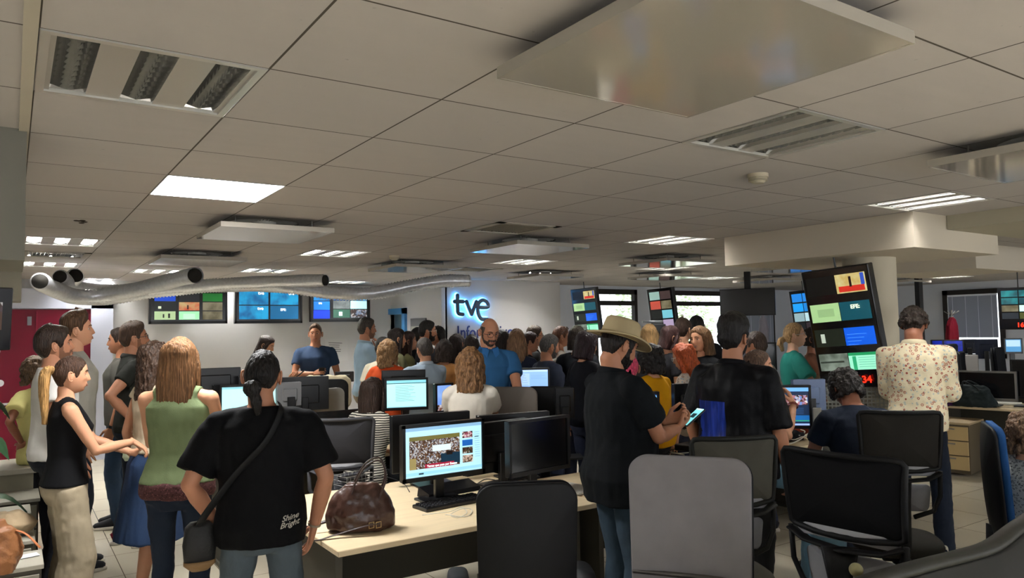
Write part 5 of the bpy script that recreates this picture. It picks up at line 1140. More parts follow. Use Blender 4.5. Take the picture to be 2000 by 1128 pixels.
vcol('third distant blue video column behind the blonde woman in teal', (1572, 615), 12.8, 214, .50, .86, math.radians(6), cells(2, 4, [('#1c7ad0', .9), ('#1c7ad0', .9), ('#1890e0', .9), ('#1478c8', .9), ('#8aa8b0', .8), ('#a8c8d0', .9), ('#20242a', .3), ('#3a3038', .4)], y0=.15), texts=(('16:34', .42, .012, .09, '#ff2a14'),), roll=math.radians(-3))
vcol('far right video column beside the blinds window, teal feeds and red clock', (1990, 602), 12.0, 186, .56, .68, 0.05, cells(2, 4, [('#1fa0a4', .8, 'cloud', dict(c2='#0c4a54', scale=6)), ('#1fa0a4', .8, 'cloud', dict(c2='#0c4a54', scale=6)), ('#1fa0a4', .8, 'cloud', dict(c2='#0c4a54', scale=6)), ('#14343c', .6), FIELD, ('#9ac8c0', .9), ('#20242a', .3), ('#3c4020', .5)], y0=.22), texts=(('16:34', .42, .03, .10, '#ff2a14'),))
t_ = vcol('dark video screen cut by the left edge before the red door', (-44, 622), 4.6, 150, .42, .40, .05, [(.1, .3, .9, .8, '#5a4a58', .5, 'crowd', dict(scale=20, c2='#8090a8'))])
# ---------------------------------------------------------------- chairs
def cushion(g, w0, w1, h, t, r=.06, bow=.05, tilt=0.0, z0=0, mi=0, n=10, lumb=0.0, bulge=.5):
    """upright padded slab: width w0 at the bottom, w1 at the top, bowed edges forward"""
    out = []
    for cx, cz, a0 in ((1, 1, 0), (-1, 1, 90), (-1, -1, 180), (1, -1, 270)):
        for q in range(n):
            a = math.radians(a0+90*q/(n-1)); out.append((cx*(.5-r/w0)+math.cos(a)*r/w0, cz*(h/2-r)+math.sin(a)*r))
    N_ = len(out); rings = [1, .97, .9, .72, .45, .18]; V = []; F = []
    for sgn in (1, -1):
        for k, s_ in enumerate(rings):
            for u, z in out:
                u2, z2 = u*s_, z*s_; v = (z2+h/2)/h; ww = w0+(w1-w0)*v; x = u2*ww; th = t/2*(1-(s_**6)*bulge)
                y = bow*(2*u2)**2-tilt*(z2+h/2)+lumb*math.sin(v*math.pi)*1.0
                V.append((x, y+sgn*th, z2+h/2+z0))
    K = len(rings)
    for sd in (0, 1):
        o = sd*K*N_
        for k in range(K-1):
            for j in range(N_):
                q = (j+1) % N_; f = (o+k*N_+j, o+k*N_+q, o+(k+1)*N_+q, o+(k+1)*N_+j); F.append(f if sd else f[::-1])
        f = tuple(o+(K-1)*N_+j for j in range(N_)); F.append(f if sd else f[::-1])
    for j in range(N_): q = (j+1) % N_; F.append((j, q, K*N_+q, K*N_+j))
    return g.add(V, F, mi)
def chair(label, px, D, face, top, style='uph', c='#77746f', shell='#141416', w=.47, h=.60, arms=False, seatc=None, name='office_chair', basekind='star'):
    p = at(px, 640, D); rz = facing(px, D, face); t = empty(name, label, 'chair', (p.x, p.y, 0), rz, 'office chairs')
    cm = mat(c, .9, kind='fabric', scale=300, strength=.12); sm_ = mat(shell, .6, spec=.2); sc = mat(seatc or c, .9, kind='fabric', scale=300, strength=.12); sz = .47; zb = top-h
    yb = -.23
    gs = G().sec([(0, 0, sz-.05, .20, .19, 3.2), (0, 0, sz-.03, .235, .225, 3.2), (0, .01, sz, .245, .235, 3.2), (0, .01, sz+.025, .235, .225, 3.2), (0, .01, sz+.038, .19, .18, 3)], 36); obj('seat', gs, sc, t, True)
    if style == 'uph':
        g = G(); cushion(g, w*.94, w, h, .06, .07, .035, .06, zb, lumb=-.02); o_ = obj('backrest', g, cm, t, True); o_.location = (0, yb, 0)
        g = G(); cushion(g, w*.96, w*1.02, h*1.0, .03, .075, .035, .06, zb, lumb=-.02); o2 = obj('back_shell', g, sm_, t, True); o2.location = (0, yb-.03, -.003)
        g = G(); cushion(g, w*.94, w*.945, h*.012, .066, .003, .035, .06, zb+h*.30, lumb=-.015); o3 = obj('seam', g, mat('#56534f', .9), t, True); o3.location = (0, yb, 0)
        g = G().tube([(0, yb-.06, zb+.15), (0, yb-.07, zb-.05), (0, yb+.02, sz-.09), (0, .02, sz-.08)], 0, 10, ab=[(.04, .012)]*4); obj('back_post', g, sm_, t, True)
    else:
        hm = .31; zb = top-.31-h*.32; g = G(); cushion(g, w*.90, w*.98, hm, .016, .03, .05, .06, zb+h*.32, lumb=-.01); o_ = obj('backrest', g, cm, t, True); o_.location = (0, yb, 0)
        P = []
        def bp(u, v):
            ww = (w*.90+(w*.98-w*.90)*v)*1.01; return (u*ww, .05*(2*u)**2-.06*(v*hm)-.01*math.sin(v*math.pi), zb+h*.32+v*hm)
        loop = [(-.5+.5*0, 0)]
        for u, v in [(-.5, .0), (-.5, .25), (-.5, .5), (-.5, .75), (-.5, .93), (-.47, .985), (-.40, 1), (-.2, 1.0), (0, 1.0), (.2, 1.0), (.40, 1.0), (.47, .985), (.5, .93), (.5, .75), (.5, .5), (.5, .25), (.5, 0), (.45, -.03), (.25, -.06), (0, -.07), (-.25, -.06), (-.45, -.03)]: P.append(bp(u, v))
        g = G().tube(P, .013, 8, closed=True); o_ = obj('back_frame', g, sm_, t, True); o_.location = (0, yb, 0)
        lz = zb+h*.22; g = G()
        cushion(g, w*.80, w*.86, .06, .02, .018, .05, 0, lz+.012); ob = obj('lumbar_band', g, mat('#8d8d90', .6), t, True); ob.location = (0, yb+.01, 0)
        g = G(); g.tube([(-.45*w, .042, lz+.03), (-.3*w, .02, lz-.002), (0, .0, lz-.012), (.3*w, .02, lz-.002), (.45*w, .042, lz+.03)], 0, 10, ab=[(.010, .034)]*5, up=(0, 1, 0))
        g.tube([(0, 0, lz), (0, -.005, lz-.12), (0, .01, sz-.02), (0, .06, sz-.09), (0, .2, sz-.09)], 0, 12, ab=[(.075, .014), (.05, .018), (.04, .02), (.04, .02), (.04, .018)])
        for sx in (-1, 1): g.tube([(sx*.46*w, .045, lz+.04), (sx*.45*w, .05, lz-.10), (sx*.36*w, .04, lz-.18), (sx*.05, .01, lz-.21)], 0, 8, ab=[(.014, .012)]*4)
        ob = obj('back_bracket', g, sm_, t, True); ob.location = (0, yb, 0)
        g = G(); cushion(g, w*.66, w*.74, .15, .03, .03, .04, 0, lz-.19); ob = obj('lumbar_cushion', g, mat('#7c7c80', .85, kind='fabric', scale=300), t, True); ob.location = (0, yb+.045, 0)
    if arms:
        for sx in (-1, 1):
            g = G().tube([(sx*.20, 0, sz-.06), (sx*.27, 0, sz-.05), (sx*.275, 0, sz+.02), (sx*.275, 0, sz+.19)], 0, 10, ab=[(.02, .03)]*4)
            ao = obj('armrest', g, sm_, t, True); g = G().sec([(sx*.275, .03, sz+.185, .04, .11, 3), (sx*.275, .03, sz+.20, .048, .125, 3), (sx*.275, .03, sz+.215, .045, .12, 3)], 24); obj('arm_pad', g, mat('#1c1d20', .55), ao, True)
    g = G().tube([(0, 0, .10), (0, 0, .30)], .026, 14); g.tube([(0, 0, .28), (0, 0, sz-.05)], .018, 12); g.box((0, 0, sz-.07), (.2, .26, .03), bev=.006); obj('gas_column', g, sm_, t, 'auto')
    if basekind == 'star':
        for k in range(5):
            a = k*2*math.pi/5+.3; R_ = rotz(a); g = G().tube([R_@np.array((0, .02, .11)), R_@np.array((0, .16, .095)), R_@np.array((0, .29, .07))], 0, 8, ab=[(.022, .016), (.02, .014), (.015, .012)]); lg = obj('base_spoke', g, sm_, t, True)
            q = R_@np.array((0, .285, 0)); g = G()
            for s2 in (-1, 1):
                dvec = R_@np.array((.016*s2, 0, 0)); c1 = q+dvec+np.array((0, 0, .027)); g.tube([c1-dvec*.5, c1+dvec*.5], .026, 14)
            g.tube([q+(0, 0, .05), q+(0, 0, .075)], .01, 8); obj('caster', g, mat('#17171a', .4), lg, 'auto')
    return t
chair('large light grey fabric office chair in the front centre', 1318, 2.80, 189, 1.225, w=.485, h=.66, c='#787576')
chair('black office chair with armrests drawn up to the front desk', 1010, 3.30, -6, 1.135, w=.405, h=.60, c='#0d0d10', shell='#0b0b0d', arms=True, seatc='#16305c')
chair('mesh-back office chair between the grey chair and the man in the blue-backed shirt', 1395, 3.9, -22, 1.20, style='mesh', w=.44, h=.56, c='#4a4840', shell='#1a1a17')
chair('near black mesh office chair with grey lumbar band at lower right', 1676, 3.2, 26, 1.22, style='mesh', w=.52, h=.60, c='#0b0b0d', shell='#0a0a0c')
chair('dark mesh office chair in front of the floral shirt man', 1730, 4.45, -14, 1.245, style='mesh', w=.44, h=.62, c='#25231f', shell='#131312')
chair('tall blue office chair seen from the side at the right edge', 2035, 4.15, 80, 1.17, w=.42, h=.72, c='#1e4474', shell='#0d0d10')
chair('dark grey mesh office chair beside the striped woman', 666, 5.35, 2, 1.155, style='mesh', w=.46, h=.58, c='#2f2f32', shell='#3a3a3d')
chair('small light grey chair behind the divider next to the striped woman', 668, 6.95, 140, 1.22, w=.42, h=.5, c='#8f8b85', shell='#8f8b85')
cj = chair('grey office chair with a cream jacket hung over it', 640, 7.55, 8, 1.30, w=.46, h=.55, c='#4c4c50')
chair('large grey fabric chair right of the seated woman in white', 1010, 6.05, 12, 1.305, w=.40, h=.60, c='#7a736c', shell='#7a736c')
chair('black fabric chair between the big grey chair and the hat man', 1072, 6.25, 10, 1.29, w=.34, h=.56, c='#0d0d0f', shell='#0b0b0d')
chair('far dark grey chair leaning in front of the blue swirl monitor', 1893, 9.9, 100, 1.44, style='mesh', w=.5, h=.6, c='#33363e', shell='#22252c')
chair('far dark chair just right of the leaning grey one', 1912, 9.3, 95, 1.36, style='mesh', w=.5, h=.6, c='#282a30', shell='#1c1e24')
chair('far black chair cut by the right edge beside the far monitors', 1992, 9.2, 100, 1.42, w=.48, h=.62, c='#15171c', shell='#101216')
t = monitor('black monitor back with a pale edge left of the man in the hat', 1084, 1120, 756, 815, 5.9, face=-8)
# partition light grey at right
p = at(1877, 719, 9.85); g = G().box((0, 0, 0), (.40, .03, .62), bev=.004); g.box((0, 0, -.55), (.36, .025, .6)); o = obj('partition', g, mat('#8b8886', .8), loc=(p.x, p.y, 1.0), rot=(0, 0, facing(1877, 9.3, 0)))
tag(o, 'light grey partition panel between the floral shirt man and the silver-framed monitor', 'partition')
# ================================================================== SMALL THINGS
# hat on the man
I = ppl['HAT']; R_ = I['R']@I['RH']; hp_ = I['loc']+I['R']@(I['head']*I['s']); k = I['hs']
g = G(); n = 48; V = []; F = []
def hring(r, z, dz=0, ex=1.18):
    out = []
    for j in range(n):
        a = 2*math.pi*j/n; x, y = math.cos(a)*r, math.sin(a)*r*ex; out.append((x, y, z+dz*(abs(math.cos(a))**2)*1.0-dz*.3*(math.sin(a) > 0)*abs(math.sin(a))))
    return out
prof = [(.150, .028, .022), (.153, .030, .023), (.148, .034, .022), (.12, .040, .010), (.092, .047, .002), (.088, .060, 0), (.087, .078, 0), (.084, .105, 0), (.080, .130, 0), (.070, .142, 0), (.05, .143, 0), (.02, .138, 0)]
prof = [(.150, .026, .022)]+prof
for r, z, dz in prof: V += hring(r, z, dz)
for i in range(len(prof)-1):
    for j in range(n): q = (j+1) % n; F.append((i*n+j, i*n+q, (i+1)*n+q, (i+1)*n+j))
F.append(tuple((len(prof)-1)*n+j for j in range(n)))
V2 = [(x*.985, y*.985, z-.003) for x, y, z in V[:n]]; g.add(V, F); g.v = [g.V()@(rotx(.10)).T*1.03+np.array((0, -.008, -.006))]
ht = empty('sun_hat', 'sand-coloured brimmed hat on the bearded man in black', 'hat', tuple(hp_)); g.xf(R_*k); o = obj('hat_shell', g, mat('#a69674', .85, kind='fabric', scale=160), ht, True)
md = o.modifiers.new('s', 'SOLIDIFY'); md.thickness = .004; md.offset = 0
g = G().tube([np.array((math.cos(a)*.0905, math.sin(a)*.0905*1.18, .052)) for a in np.linspace(0, 2*math.pi, 36, endpoint=False)], 0, 6, ab=[(.002, .012)]*36, closed=True, up=(0, 0, 1)); g.v = [g.V()@(rotx(.10)).T*1.03+np.array((0, -.008, -.006))]
g.xf(R_*k); obj('hat_band', g, mat('#8c7a58', .85, kind='fabric'), ht, True)
def phone(pos, label, rz, tilt, rects=None, sc=1.0):
    t = empty('phone', label, 'phone', pos); t.rotation_euler = (tilt, 0, rz)
    obj('phone_case', G().box((0, 0, 0), (.074*sc, .009, .152*sc), bev=.003), m_blk, t)
    g = G(); ms = [m_blk2]; g.quad((-.034*sc, -.0052, -.072*sc), (.034*sc, -.0052, -.072*sc), (.034*sc, -.0052, .072*sc), (-.034*sc, -.0052, .072*sc)); 
    if rects: screen(g, ms, rects, .066*sc, .140*sc, -.0052)
    obj('phone_screen', g, ms, t); return t
def mid_hand(key, sd, f=(0, .09, .04)):
    I = ppl[key]; return I['w'](I['wr'][sd]+np.array(f))
p = at(1300, 801, ppl['HAT']['loc'][1]*0+4.35); p2 = mid_hand('HAT', 1, (-.02, .115, .05))
phone(p2, 'phone with a lit cyan page held by the man in the hat', ppl['HAT']['root'].rotation_euler.z, math.radians(-55), [(0, 0, 1, 1, '#7fd4dc', 1.0), (.2, .45, .8, .7, '#2a4a50', .5), (0, .92, 1, 1, '#c8f0f0', 1)], 1.0)
phone(mid_hand('J', 1, (-.05, .13, .06)), 'dark phone held up by the long-haired woman in white by the wall', ppl['J']['root'].rotation_euler.z, math.radians(-50))
phone(mid_hand('K', 1, (-.08, .06, .04)), 'dark phone in the hand of the man in the plain navy t-shirt', ppl['K']['root'].rotation_euler.z, math.radians(-60))
# white and green bag held by the man in the dark polo
p = mid_hand('E', 1, (0, .02, -.12)); g = G().sec([(0, 0, -.20, .075, .03, 2.6), (0, 0, -.17, .095, .045, 2.4), (0, 0, -.12, .085, .045), (0, 0, -.06, .055, .035), (0, 0, -.01, .022, .018), (0, 0, .03, .018, .014), (0, 0, .045, .03, .02)], 28); g = remesh(g, .006, 1); wrinkle(g, .007, (1, 1, .4), 26, 3)
o = obj('plastic_bag', g, mat('#8fae72', .4, kind='cloud2') if False else mat('#b9c2a0', .35, kind='floral', c2='#7fa65a', c3='#9aba78', sc=9, scale=9), loc=p, smooth=True); tag(o, 'white and green plastic bag in the hand of the man in the dark polo', 'bag')
# watch of the grey shirt man and bracelet
def band(key, sd, name, col, r=.033, wd=.011, t_=.96):
    I = ppl[key]; E_, W_ = I['el'][sd], I['wr'][sd]; c = E_+(W_-E_)*t_; d = (W_-E_)/np.linalg.norm(W_-E_)
    g = G().tube([c-d*wd, c+d*wd], r, 16, cap=False); g.tube([c-d*wd, c+d*wd], r-.003, 16, cap=False); obj(name, g, mat(col, .4), I['root'], True)
band('F', -1, 'watch', '#15151a'); band('F', 1, 'watch', '#15151a'); band('AK', 1, 'bracelet', '#7a3a30', wd=.008); band('AL', 1, 'watch', '#15151a'); band('I', 1, 'bracelet', '#8a7a66', r=.032, wd=.005)
# crossbody pouch of the person in black
I = ppl['I']; inv = lambda p: p
g = G().sec([(0, 0, -.11, .035, .022, 2.6), (0, 0, -.09, .062, .034, 2.6), (0, 0, 0, .070, .040, 2.6), (0, 0, .075, .060, .034, 2.6), (0, 0, .095, .04, .024, 2.6)], 26); t = empty('crossbody_bag', 'small black and tan crossbody bag worn by the person in the black t-shirt', 'bag', I['w']((-.265, -.03, .86)), I['root'].rotation_euler.z+.25)
obj('pouch', g, mat('#141312', .55, kind='leather', strength=.2), t, True)
g = G().sec([(0, -.005, -.112, .036, .024, 2.6), (0, -.005, -.085, .066, .038, 2.6), (0, -.005, -.07, .066, .038, 2.6)], 26); obj('pouch_trim', g, mat('#7c5f3c', .6, kind='leather', strength=.2), t, True)
P = [(-.26, -.07, .95), (-.22, -.15, 1.02), (-.10, -.165, 1.18), (.03, -.165, 1.32), (.09, -.11, 1.445), (.08, -.02, 1.475)]
P = [I['w'](I['bend'](q)[0]) for q in P]; g = G().tube(bezier([np.array(q)-np.array(t.location) for q in P], 6), 0, 8, ab=[(.017, .0035)]*(6*5+1), up=(0, -1, .2)); so = obj('strap', g, mat('#0a0a0b', .6), t, True); so.matrix_parent_inverse = Matrix.Rotation(-t.rotation_euler.z, 4, 'Z')
# script lettering at the hem of the black t-shirt
g = text_geo('Shine', .034, shear=.5, bold=.0004); g2 = text_geo('Bright', .034, shear=.5, bold=.0004); g2.xf(t=(-.012, -.028, 0)); g.join(g2); g.xf(rotx(math.pi/2)@rotz(.16))
def on_back(I, x, z, g, name, m, off=.0035):
    """drape small lettering on the back surface of a shirt"""
    sh = [c for c in I['root'].children if c.name.startswith('shirt')][0]; me = sh.data
    v = np.empty(len(me.vertices)*3); me.vertices.foreach_get('co', v); v = v.reshape(-1, 3); v = v[v[:, 1] < 0]
    V = g.V()+np.array((x, 0, z)); Y_ = []
    for q in V:
        d = (v[:, 0]-q[0])**2+(v[:, 2]-q[2])**2; k_ = np.argsort(d)[:4]; Y_.append(v[k_, 1].min()-off)
    V[:, 1] = Y_; g.v = [V]; return obj(name, g, m, sh)
on_back(ppl['I'], .095, .955, g, 'print', mat('#b5afa2', .7))
I = ppl['H']; g = G().sec([(0, -.008, .865, .190, .142), (0, -.012, .90, .200, .152), (0, -.010, .945, .196, .148), (0, -.006, .96, .18, .132)], 30); g = remesh(g, .009, 1); wrinkle(g, .006, (1, 1, 1), 16, 3); obj('tied_cardigan', g, mat('#3a2224', .9, kind='crowd') if False else mat('#4a2c2c', .9, kind='floral', c2='#2a1618', c3='#6a4444', sc=60, scale=70), I['root'], True)
# blue satin panel on the back of the black jacket-shirt
I = ppl['AI']; sh = [c for c in I['root'].children if c.name.startswith('shirt')][0]
sh.data.materials.append(mat('#142c80', .35, kind='hair', st=(38, 38, 3)))
for p_ in sh.data.polygons:
    c_ = p_.center
    if c_.y < -.04 and -.15+.012*math.sin(c_.z*60) < c_.x < .035 and .88 < c_.z < 1.25: p_.material_index = 1
# ---------------------------------------------------------------- brown leather bag on the front desk
bp_ = onz(716, 1040, .74); t = empty('handbag', 'brown leather slouchy handbag with buckled straps standing on the front desk', 'bag', (bp_.x, bp_.y+.07, .742), math.radians(-22))
m_lea = mat('#3c2218', .30, kind='leather', strength=.15, coat=.08); m_lea2 = mat('#2c1710', .35, kind='leather', strength=.25)
g = G().sec([(0, 0, 0, .150, .065, 2.8), (0, 0, .02, .172, .085, 2.8), (-.002, 0, .09, .175, .088, 2.4), (-.004, 0, .16, .145, .07, 2.2), (-.002, 0, .215, .105, .045, 2), (0, 0, .235, .085, .03, 2)], 40); g = remesh(g, .006, 2); wrinkle(g, .014, (1, 1, .8), 9, 2); obj('bag_body', g, m_lea, t, True)
for sy in (-.045, .05):
    P = bezier([(-.05, sy, .16), (-.03, sy-.004, .24), (.03, sy, .33), (.10, sy+.01, .345), (.125, sy, .26), (.085, sy, .15)], 8); obj('handle', G().tube(P, 0, 8, ab=[(.008, .0045)]*len(P)), m_lea2, t, True)
P = bezier([(.10, -.10, .05), (.02, -.115, .045), (-.10, -.12, .02), (-.19, -.14, .002), (-.27, -.17, -.01), (-.32, -.19, -.12), (-.33, -.16, -.33), (-.31, -.12, -.12), (-.30, -.05, .02), (-.24, .0, .035), (-.17, .02, .05)], 8); st_ = obj('long_strap', G().tube(P, 0, 8, ab=[(.011, .003)]*len(P)), m_lea2, t, True)
g = G()
for cx in (.05, .085): g.tube([(cx-.012, -.112, .030), (cx+.012, -.112, .034), (cx+.012, -.112, .062), (cx-.012, -.112, .058)], .0022, 6, closed=True)
obj('buckle', g, mat('#b9a070', .3, .9), t, True)
# ---------------------------------------------------------------- desk clutter
def keyboard(px, py, label, rz=0, m=m_blk, z=.74, D=None, w=.43):
    p = onz(px, py, z); t = empty('keyboard', label, 'keyboard', (p.x, p.y, z), rz, 'keyboards on the desks'); obj('keyboard_body', G().box((0, 0, .010), (w, .15, .02), bev=.004), m, t)
    g = G()
    for r_ in range(5):
        for c_ in range(14): g.box((-w/2+.025+c_*(w-.05)/13, -.055+r_*.0265, .024), (.022, .019, .010), bev=.002)
    obj('keys', g, mat('#1b1b1f', .5) if m is m_blk else mat('#a8a498', .5), t); return t
keyboard(880, 984, 'black keyboard on the front desk below the lit monitor', rz=.10)
keyboard(1322, 911, 'pale keyboard on the desk behind the light grey chair', rz=.25, m=mat('#8e8a80', .5))
keyboard(800, 830, 'black keyboard under the white-cyan text page', rz=.1)
p = onz(880, 962, .742); t = empty('desk_phone', 'black low desk dock in front of the lit monitor stand', 'dock', (p.x, p.y+.0, .742), .1)
obj('dock_body', G().add([(-.2, -.06, 0), (.2, -.06, 0), (.2, .07, 0), (-.2, .07, 0), (-.19, -.05, .025), (.19, -.05, .025), (.19, .07, .055), (-.19, .07, .055)], [(0, 3, 2, 1), (4, 5, 6, 7), (0, 1, 5, 4), (1, 2, 6, 5), (2, 3, 7, 6), (3, 0, 4, 7)]), m_blk, t)
def cable(pts, r, m, label, name='cable', z=.745, grp=None, cat='cable'):
    P = [onz(a, b, zz) if len(q) == 3 else onz(a, b, z) for q in pts for (a, b, zz) in [(q[0], q[1], q[2] if len(q) == 3 else z)]]
    o0 = P[0]; g = G().tube(bezier([p-o0 for p in P], 8), r, 6); o = obj(name, g, m, loc=o0, smooth=True); tag(o, label, cat, grp); return o
cable([(825, 1005), (850, 1002), (880, 998), (900, 990, .76), (912, 1000), (895, 1010), (880, 1004), (905, 992, .76), (922, 996), (910, 1008), (870, 1004)], .0022, m_wcable, 'tangled white earphone cable on the edge of the front desk', 'earphones', cat='earphones')
cable([(800, 960), (790, 945), (770, 935), (745, 930), (720, 938), (735, 948), (760, 942)], .0025, m_cable, 'thin black cable curled beside the brown bag')
cable([(930, 945), (950, 935), (975, 940), (985, 955), (960, 960), (940, 950)], .003, m_cable, 'black cable loop right of the lit monitor')
cable([(945, 868, .95), (952, 880, .9), (962, 900, .8), (958, 915, .745), (990, 920, .745)], .004, m_wcable, 'white cable hanging behind the lit monitor')
rs = random.Random(11)
for q in range(9):
    x0, y0 = rs.uniform(1270, 1400), rs.uniform(855, 905)
    cable([(x0+rs.uniform(-30, 30), y0+rs.uniform(-8, 8)) for _ in range(5)], .003, m_cable if q % 3 else m_wcable, 'loose thin cable lying on the desk behind the hat man\'s elbow', grp='loose cables on the middle desk')
for q, (pts) in enumerate([[(1515, 832), (1525, 858), (1540, 866), (1562, 858), (1580, 845), (1600, 838)], [(1545, 840), (1560, 850), (1572, 842), (1555, 836)], [(1530, 850), (1550, 858), (1570, 852), (1590, 858)]]):
    cable(pts, .005, m_wcable, 'thick white cable looped on the desk beside the seated young man', z=.78, grp='white cables beside the young man')
g = G().sec([(0, 0, 0, .22, .13, 2.6), (0, 0, .04, .23, .14, 2.4), (0, 0, .07, .16, .09, 2.2)], 30); g = remesh(g, .012, 1); wrinkle(g, .02, (1, 1, 1), 12, 1); p = onz(1560, 868, .742); o = obj('backpack', g, mat('#17181c', .8, kind='fabric'), loc=(p.x+.12, p.y+.25, .742), smooth=True); tag(o, 'flattened black backpack under the white cables next to the young man', 'bag')
def boxy(px, py, d, c, label, name, cat, rz=0, z=.742, grp=None, rough=.5):
    p = onz(px, py, z); o = obj(name, G().box((0, 0, d[2]/2), d, bev=min(.006, min(d)*.3)), mat(c, rough), loc=(p.x, p.y, z), rot=(0, 0, rz)); tag(o, label, cat, grp); return o
boxy(1352, 878, (.22, .2, .05), '#1a1a1e', 'round black device on the desk left of the mesh chair', 'docking_station', 'device', .2)
boxy(1300, 868, (.2, .15, .035), '#77756c', 'pale grey flat box on the desk by the hat man\'s elbow', 'network_box', 'device', .1)
boxy(1345, 858, (.2, .14, .012), '#b8b29c', 'sheet of papers on the desk by the black monitor back', 'papers', 'papers', .5)
boxy(1120, 955, (.2, .3, .012), '#b9b4aa', 'white paper pad on the desk left of the hat man', 'paper_pad', 'paper', .1)
boxy(1572, 826, (.26, .2, .02), '#b8935c', 'brown cardboard folder on the desk under the blue grey monitor', 'folder', 'folder', .2)
boxy(1532, 842, (.28, .10, .02), '#c0bcae', 'pale keyboard edge below the editing timeline monitor', 'keyboard_tray', 'keyboard', .2)
# wire tray beside the bag
p = onz(690, 943, .742); t = empty('wire_tray', 'small wire tray with a dark device left of the brown handbag', 'tray', p, .3); g = G()
for zz in (0, .03, .06): g.tube([(-.11, -.07, zz+.002), (.11, -.07, zz+.002), (.11, .07, zz+.002), (-.11, .07, zz+.002)], .0022, 6, closed=True)
for k_ in range(8):
    x = -.11+k_*.0315
    for sy in (-.07, .07): g.tube([(x, sy, 0), (x, sy, .062)], .0016, 5)
obj('wire_frame', g, m_silver, t, True); obj('tray_content', G().box((0, 0, .03), (.17, .1, .03), bev=.004), m_blk, t)
p = onz(700, 926, .742); g = G().sec([(0, 0, 0, .03, .05), (0, 0, .02, .032, .055), (0, 0, .035, .02, .035)], 20); o = obj('computer_mouse', g, m_blk, loc=p, smooth=True); tag(o, 'black computer mouse behind the brown handbag', 'mouse')
# bottles
def bottle(px, py, D, c, label, h=.20, cap='#1b6a3c', clear=False):
    p = at(px, py, D); t = empty('bottle', label, 'bottle', (p.x, p.y, .742)); m = mat(c, .08, coat=.5, kind='plain_bottle') if not clear else mat(c, .05, coat=.6, kind='plain_clear')
    obj('bottle_body', G().sec([(0, 0, 0, .030, .030), (0, 0, .01, .034, .034), (0, 0, h*.62, .034, .034), (0, 0, h*.78, .022, .022), (0, 0, h*.86, .013, .013), (0, 0, h*.92, .013, .013)], 24), m, t, True)
    obj('bottle_cap', G().tube([(0, 0, h*.92), (0, 0, h)], .016, 18), mat(cap, .4), t, 'auto')
bottle(771, 800, 5.95, '#116b3e', 'green bottle standing next to the striped woman', .27); bottle(781, 800, 5.85, '#a9c4c4', 'clear water bottle beside the green bottle', .21, '#5a88b8')
g = G().sec([(0, 0, 0, .034, .034), (0, 0, .09, .038, .038)], 20); p = onz(422, 786, .742); o = obj('mug', g, mat('#8a1c18', .4), loc=(p.x, p.y, .742+.12), smooth='auto'); o.location.z = .742; tag(o, 'red mug between the green top woman and the cyan monitor', 'mug')
# jacket over chair
I = cj; g = G(); cushion(g, .50, .52, .34, .11, .09, .04, .05, .99, bulge=.5); g = remesh(g, .014, 1); wrinkle(g, .014, (1, 1, .5), 12, 2); o = obj('jacket', g, mat('#b8ad92', .9, kind='fabric'), loc=cj.location, rot=cj.rotation_euler, smooth=True); o.location += Matrix.Rotation(cj.rotation_euler.z, 3, 'Z')@Vector((0, -.23, 0)); tag(o, 'cream jacket draped over a chair back below the man in the plain navy t-shirt', 'jacket')
# dark travel bag and purple item on the right desk
p = onz(1918, 795, .745); rz = math.atan2(pb.y-pa.y, pb.x-pa.x); t = empty('travel_bag', 'dark green-black travel bag with handles on the right desk', 'bag', (p.x+.05, p.y+.12, .745), rz)
g = G().sec([(0, 0, 0, .24, .11, 3), (0, 0, .05, .245, .12, 2.8), (-.01, 0, .16, .20, .09, 2.4), (-.01, 0, .25, .15, .04, 2.2)], 36); g = remesh(g, .012, 1); wrinkle(g, .015, (1, 1, 1), 8, 1); obj('bag_body', g, mat('#232a2b', .7, kind='fabric'), t, True)
for sy in (-.06, .06):
    P = bezier([(-.09, sy, .2), (-.07, sy*1.3, .29), (0, sy*1.5, .27), (.07, sy*1.4, .22), (.09, sy, .17)], 6); obj('handle', G().tube(P, .009, 8), mat('#1a1f20', .6), t, True)
p = onz(1858, 792, .745); g = G().sec([(0, 0, 0, .14, .10, 2.4), (0, 0, .05, .14, .10), (0, 0, .11, .08, .06)], 24); g = remesh(g, .012, 1); wrinkle(g, .02, (1, 1, 1), 11, 6); o = obj('purple_scarf', g, mat('#3c2044', .8, kind='fabric'), loc=(p.x+.03, p.y+.12, .745), rot=(0, 0, rz), smooth=True); tag(o, 'crumpled dark purple scarf on the right desk beside the travel bag', 'scarf')
p = onz(1985, 790, .745); o = obj('papers', G().box((0, 0, .01), (.3, .22, .02)), mat('#c8c6be', .7), loc=(p.x, p.y+.1, .745), rot=(0, 0, rz+.2)); tag(o, 'loose white papers at the right end of the right desk', 'papers')
# pedestal under right desk
def pedestal(x, y, z, rz, label, c='#a99676', c2='#5d5240', w=.42, d=.55, grp=None, front='#c2a878'):
    t = empty('drawer_unit', label, 'drawer unit', (x, y, 0), rz, grp); obj('cabinet_body', G().box((0, 0, z/2+.01), (w, d, z-.03)), mat(c2, .6), t); obj('cabinet_top', G().box((0, 0, z-.012), (w+.02, d+.02, .024), bev=.003), mat(c, .5), t)
    for k_ in range(3):
        o_ = obj('drawer', G().box((0, -d/2-.01, .06+(z-.1)*(k_+.5)/3), (w-.02, .018, (z-.1)/3-.012), bev=.002), mat(front, .5), t); obj('handle', G().box((0, -d/2-.028, .06+(z-.1)*(k_+.8)/3), (.14, .014, .012)), m_silver, o_)
    return t
p = at(1868, 860, 8.75); pedestal(p.x, p.y, .60, rz, 'wooden drawer unit standing under the right desk')
p = onz(1640, 1000, 0)
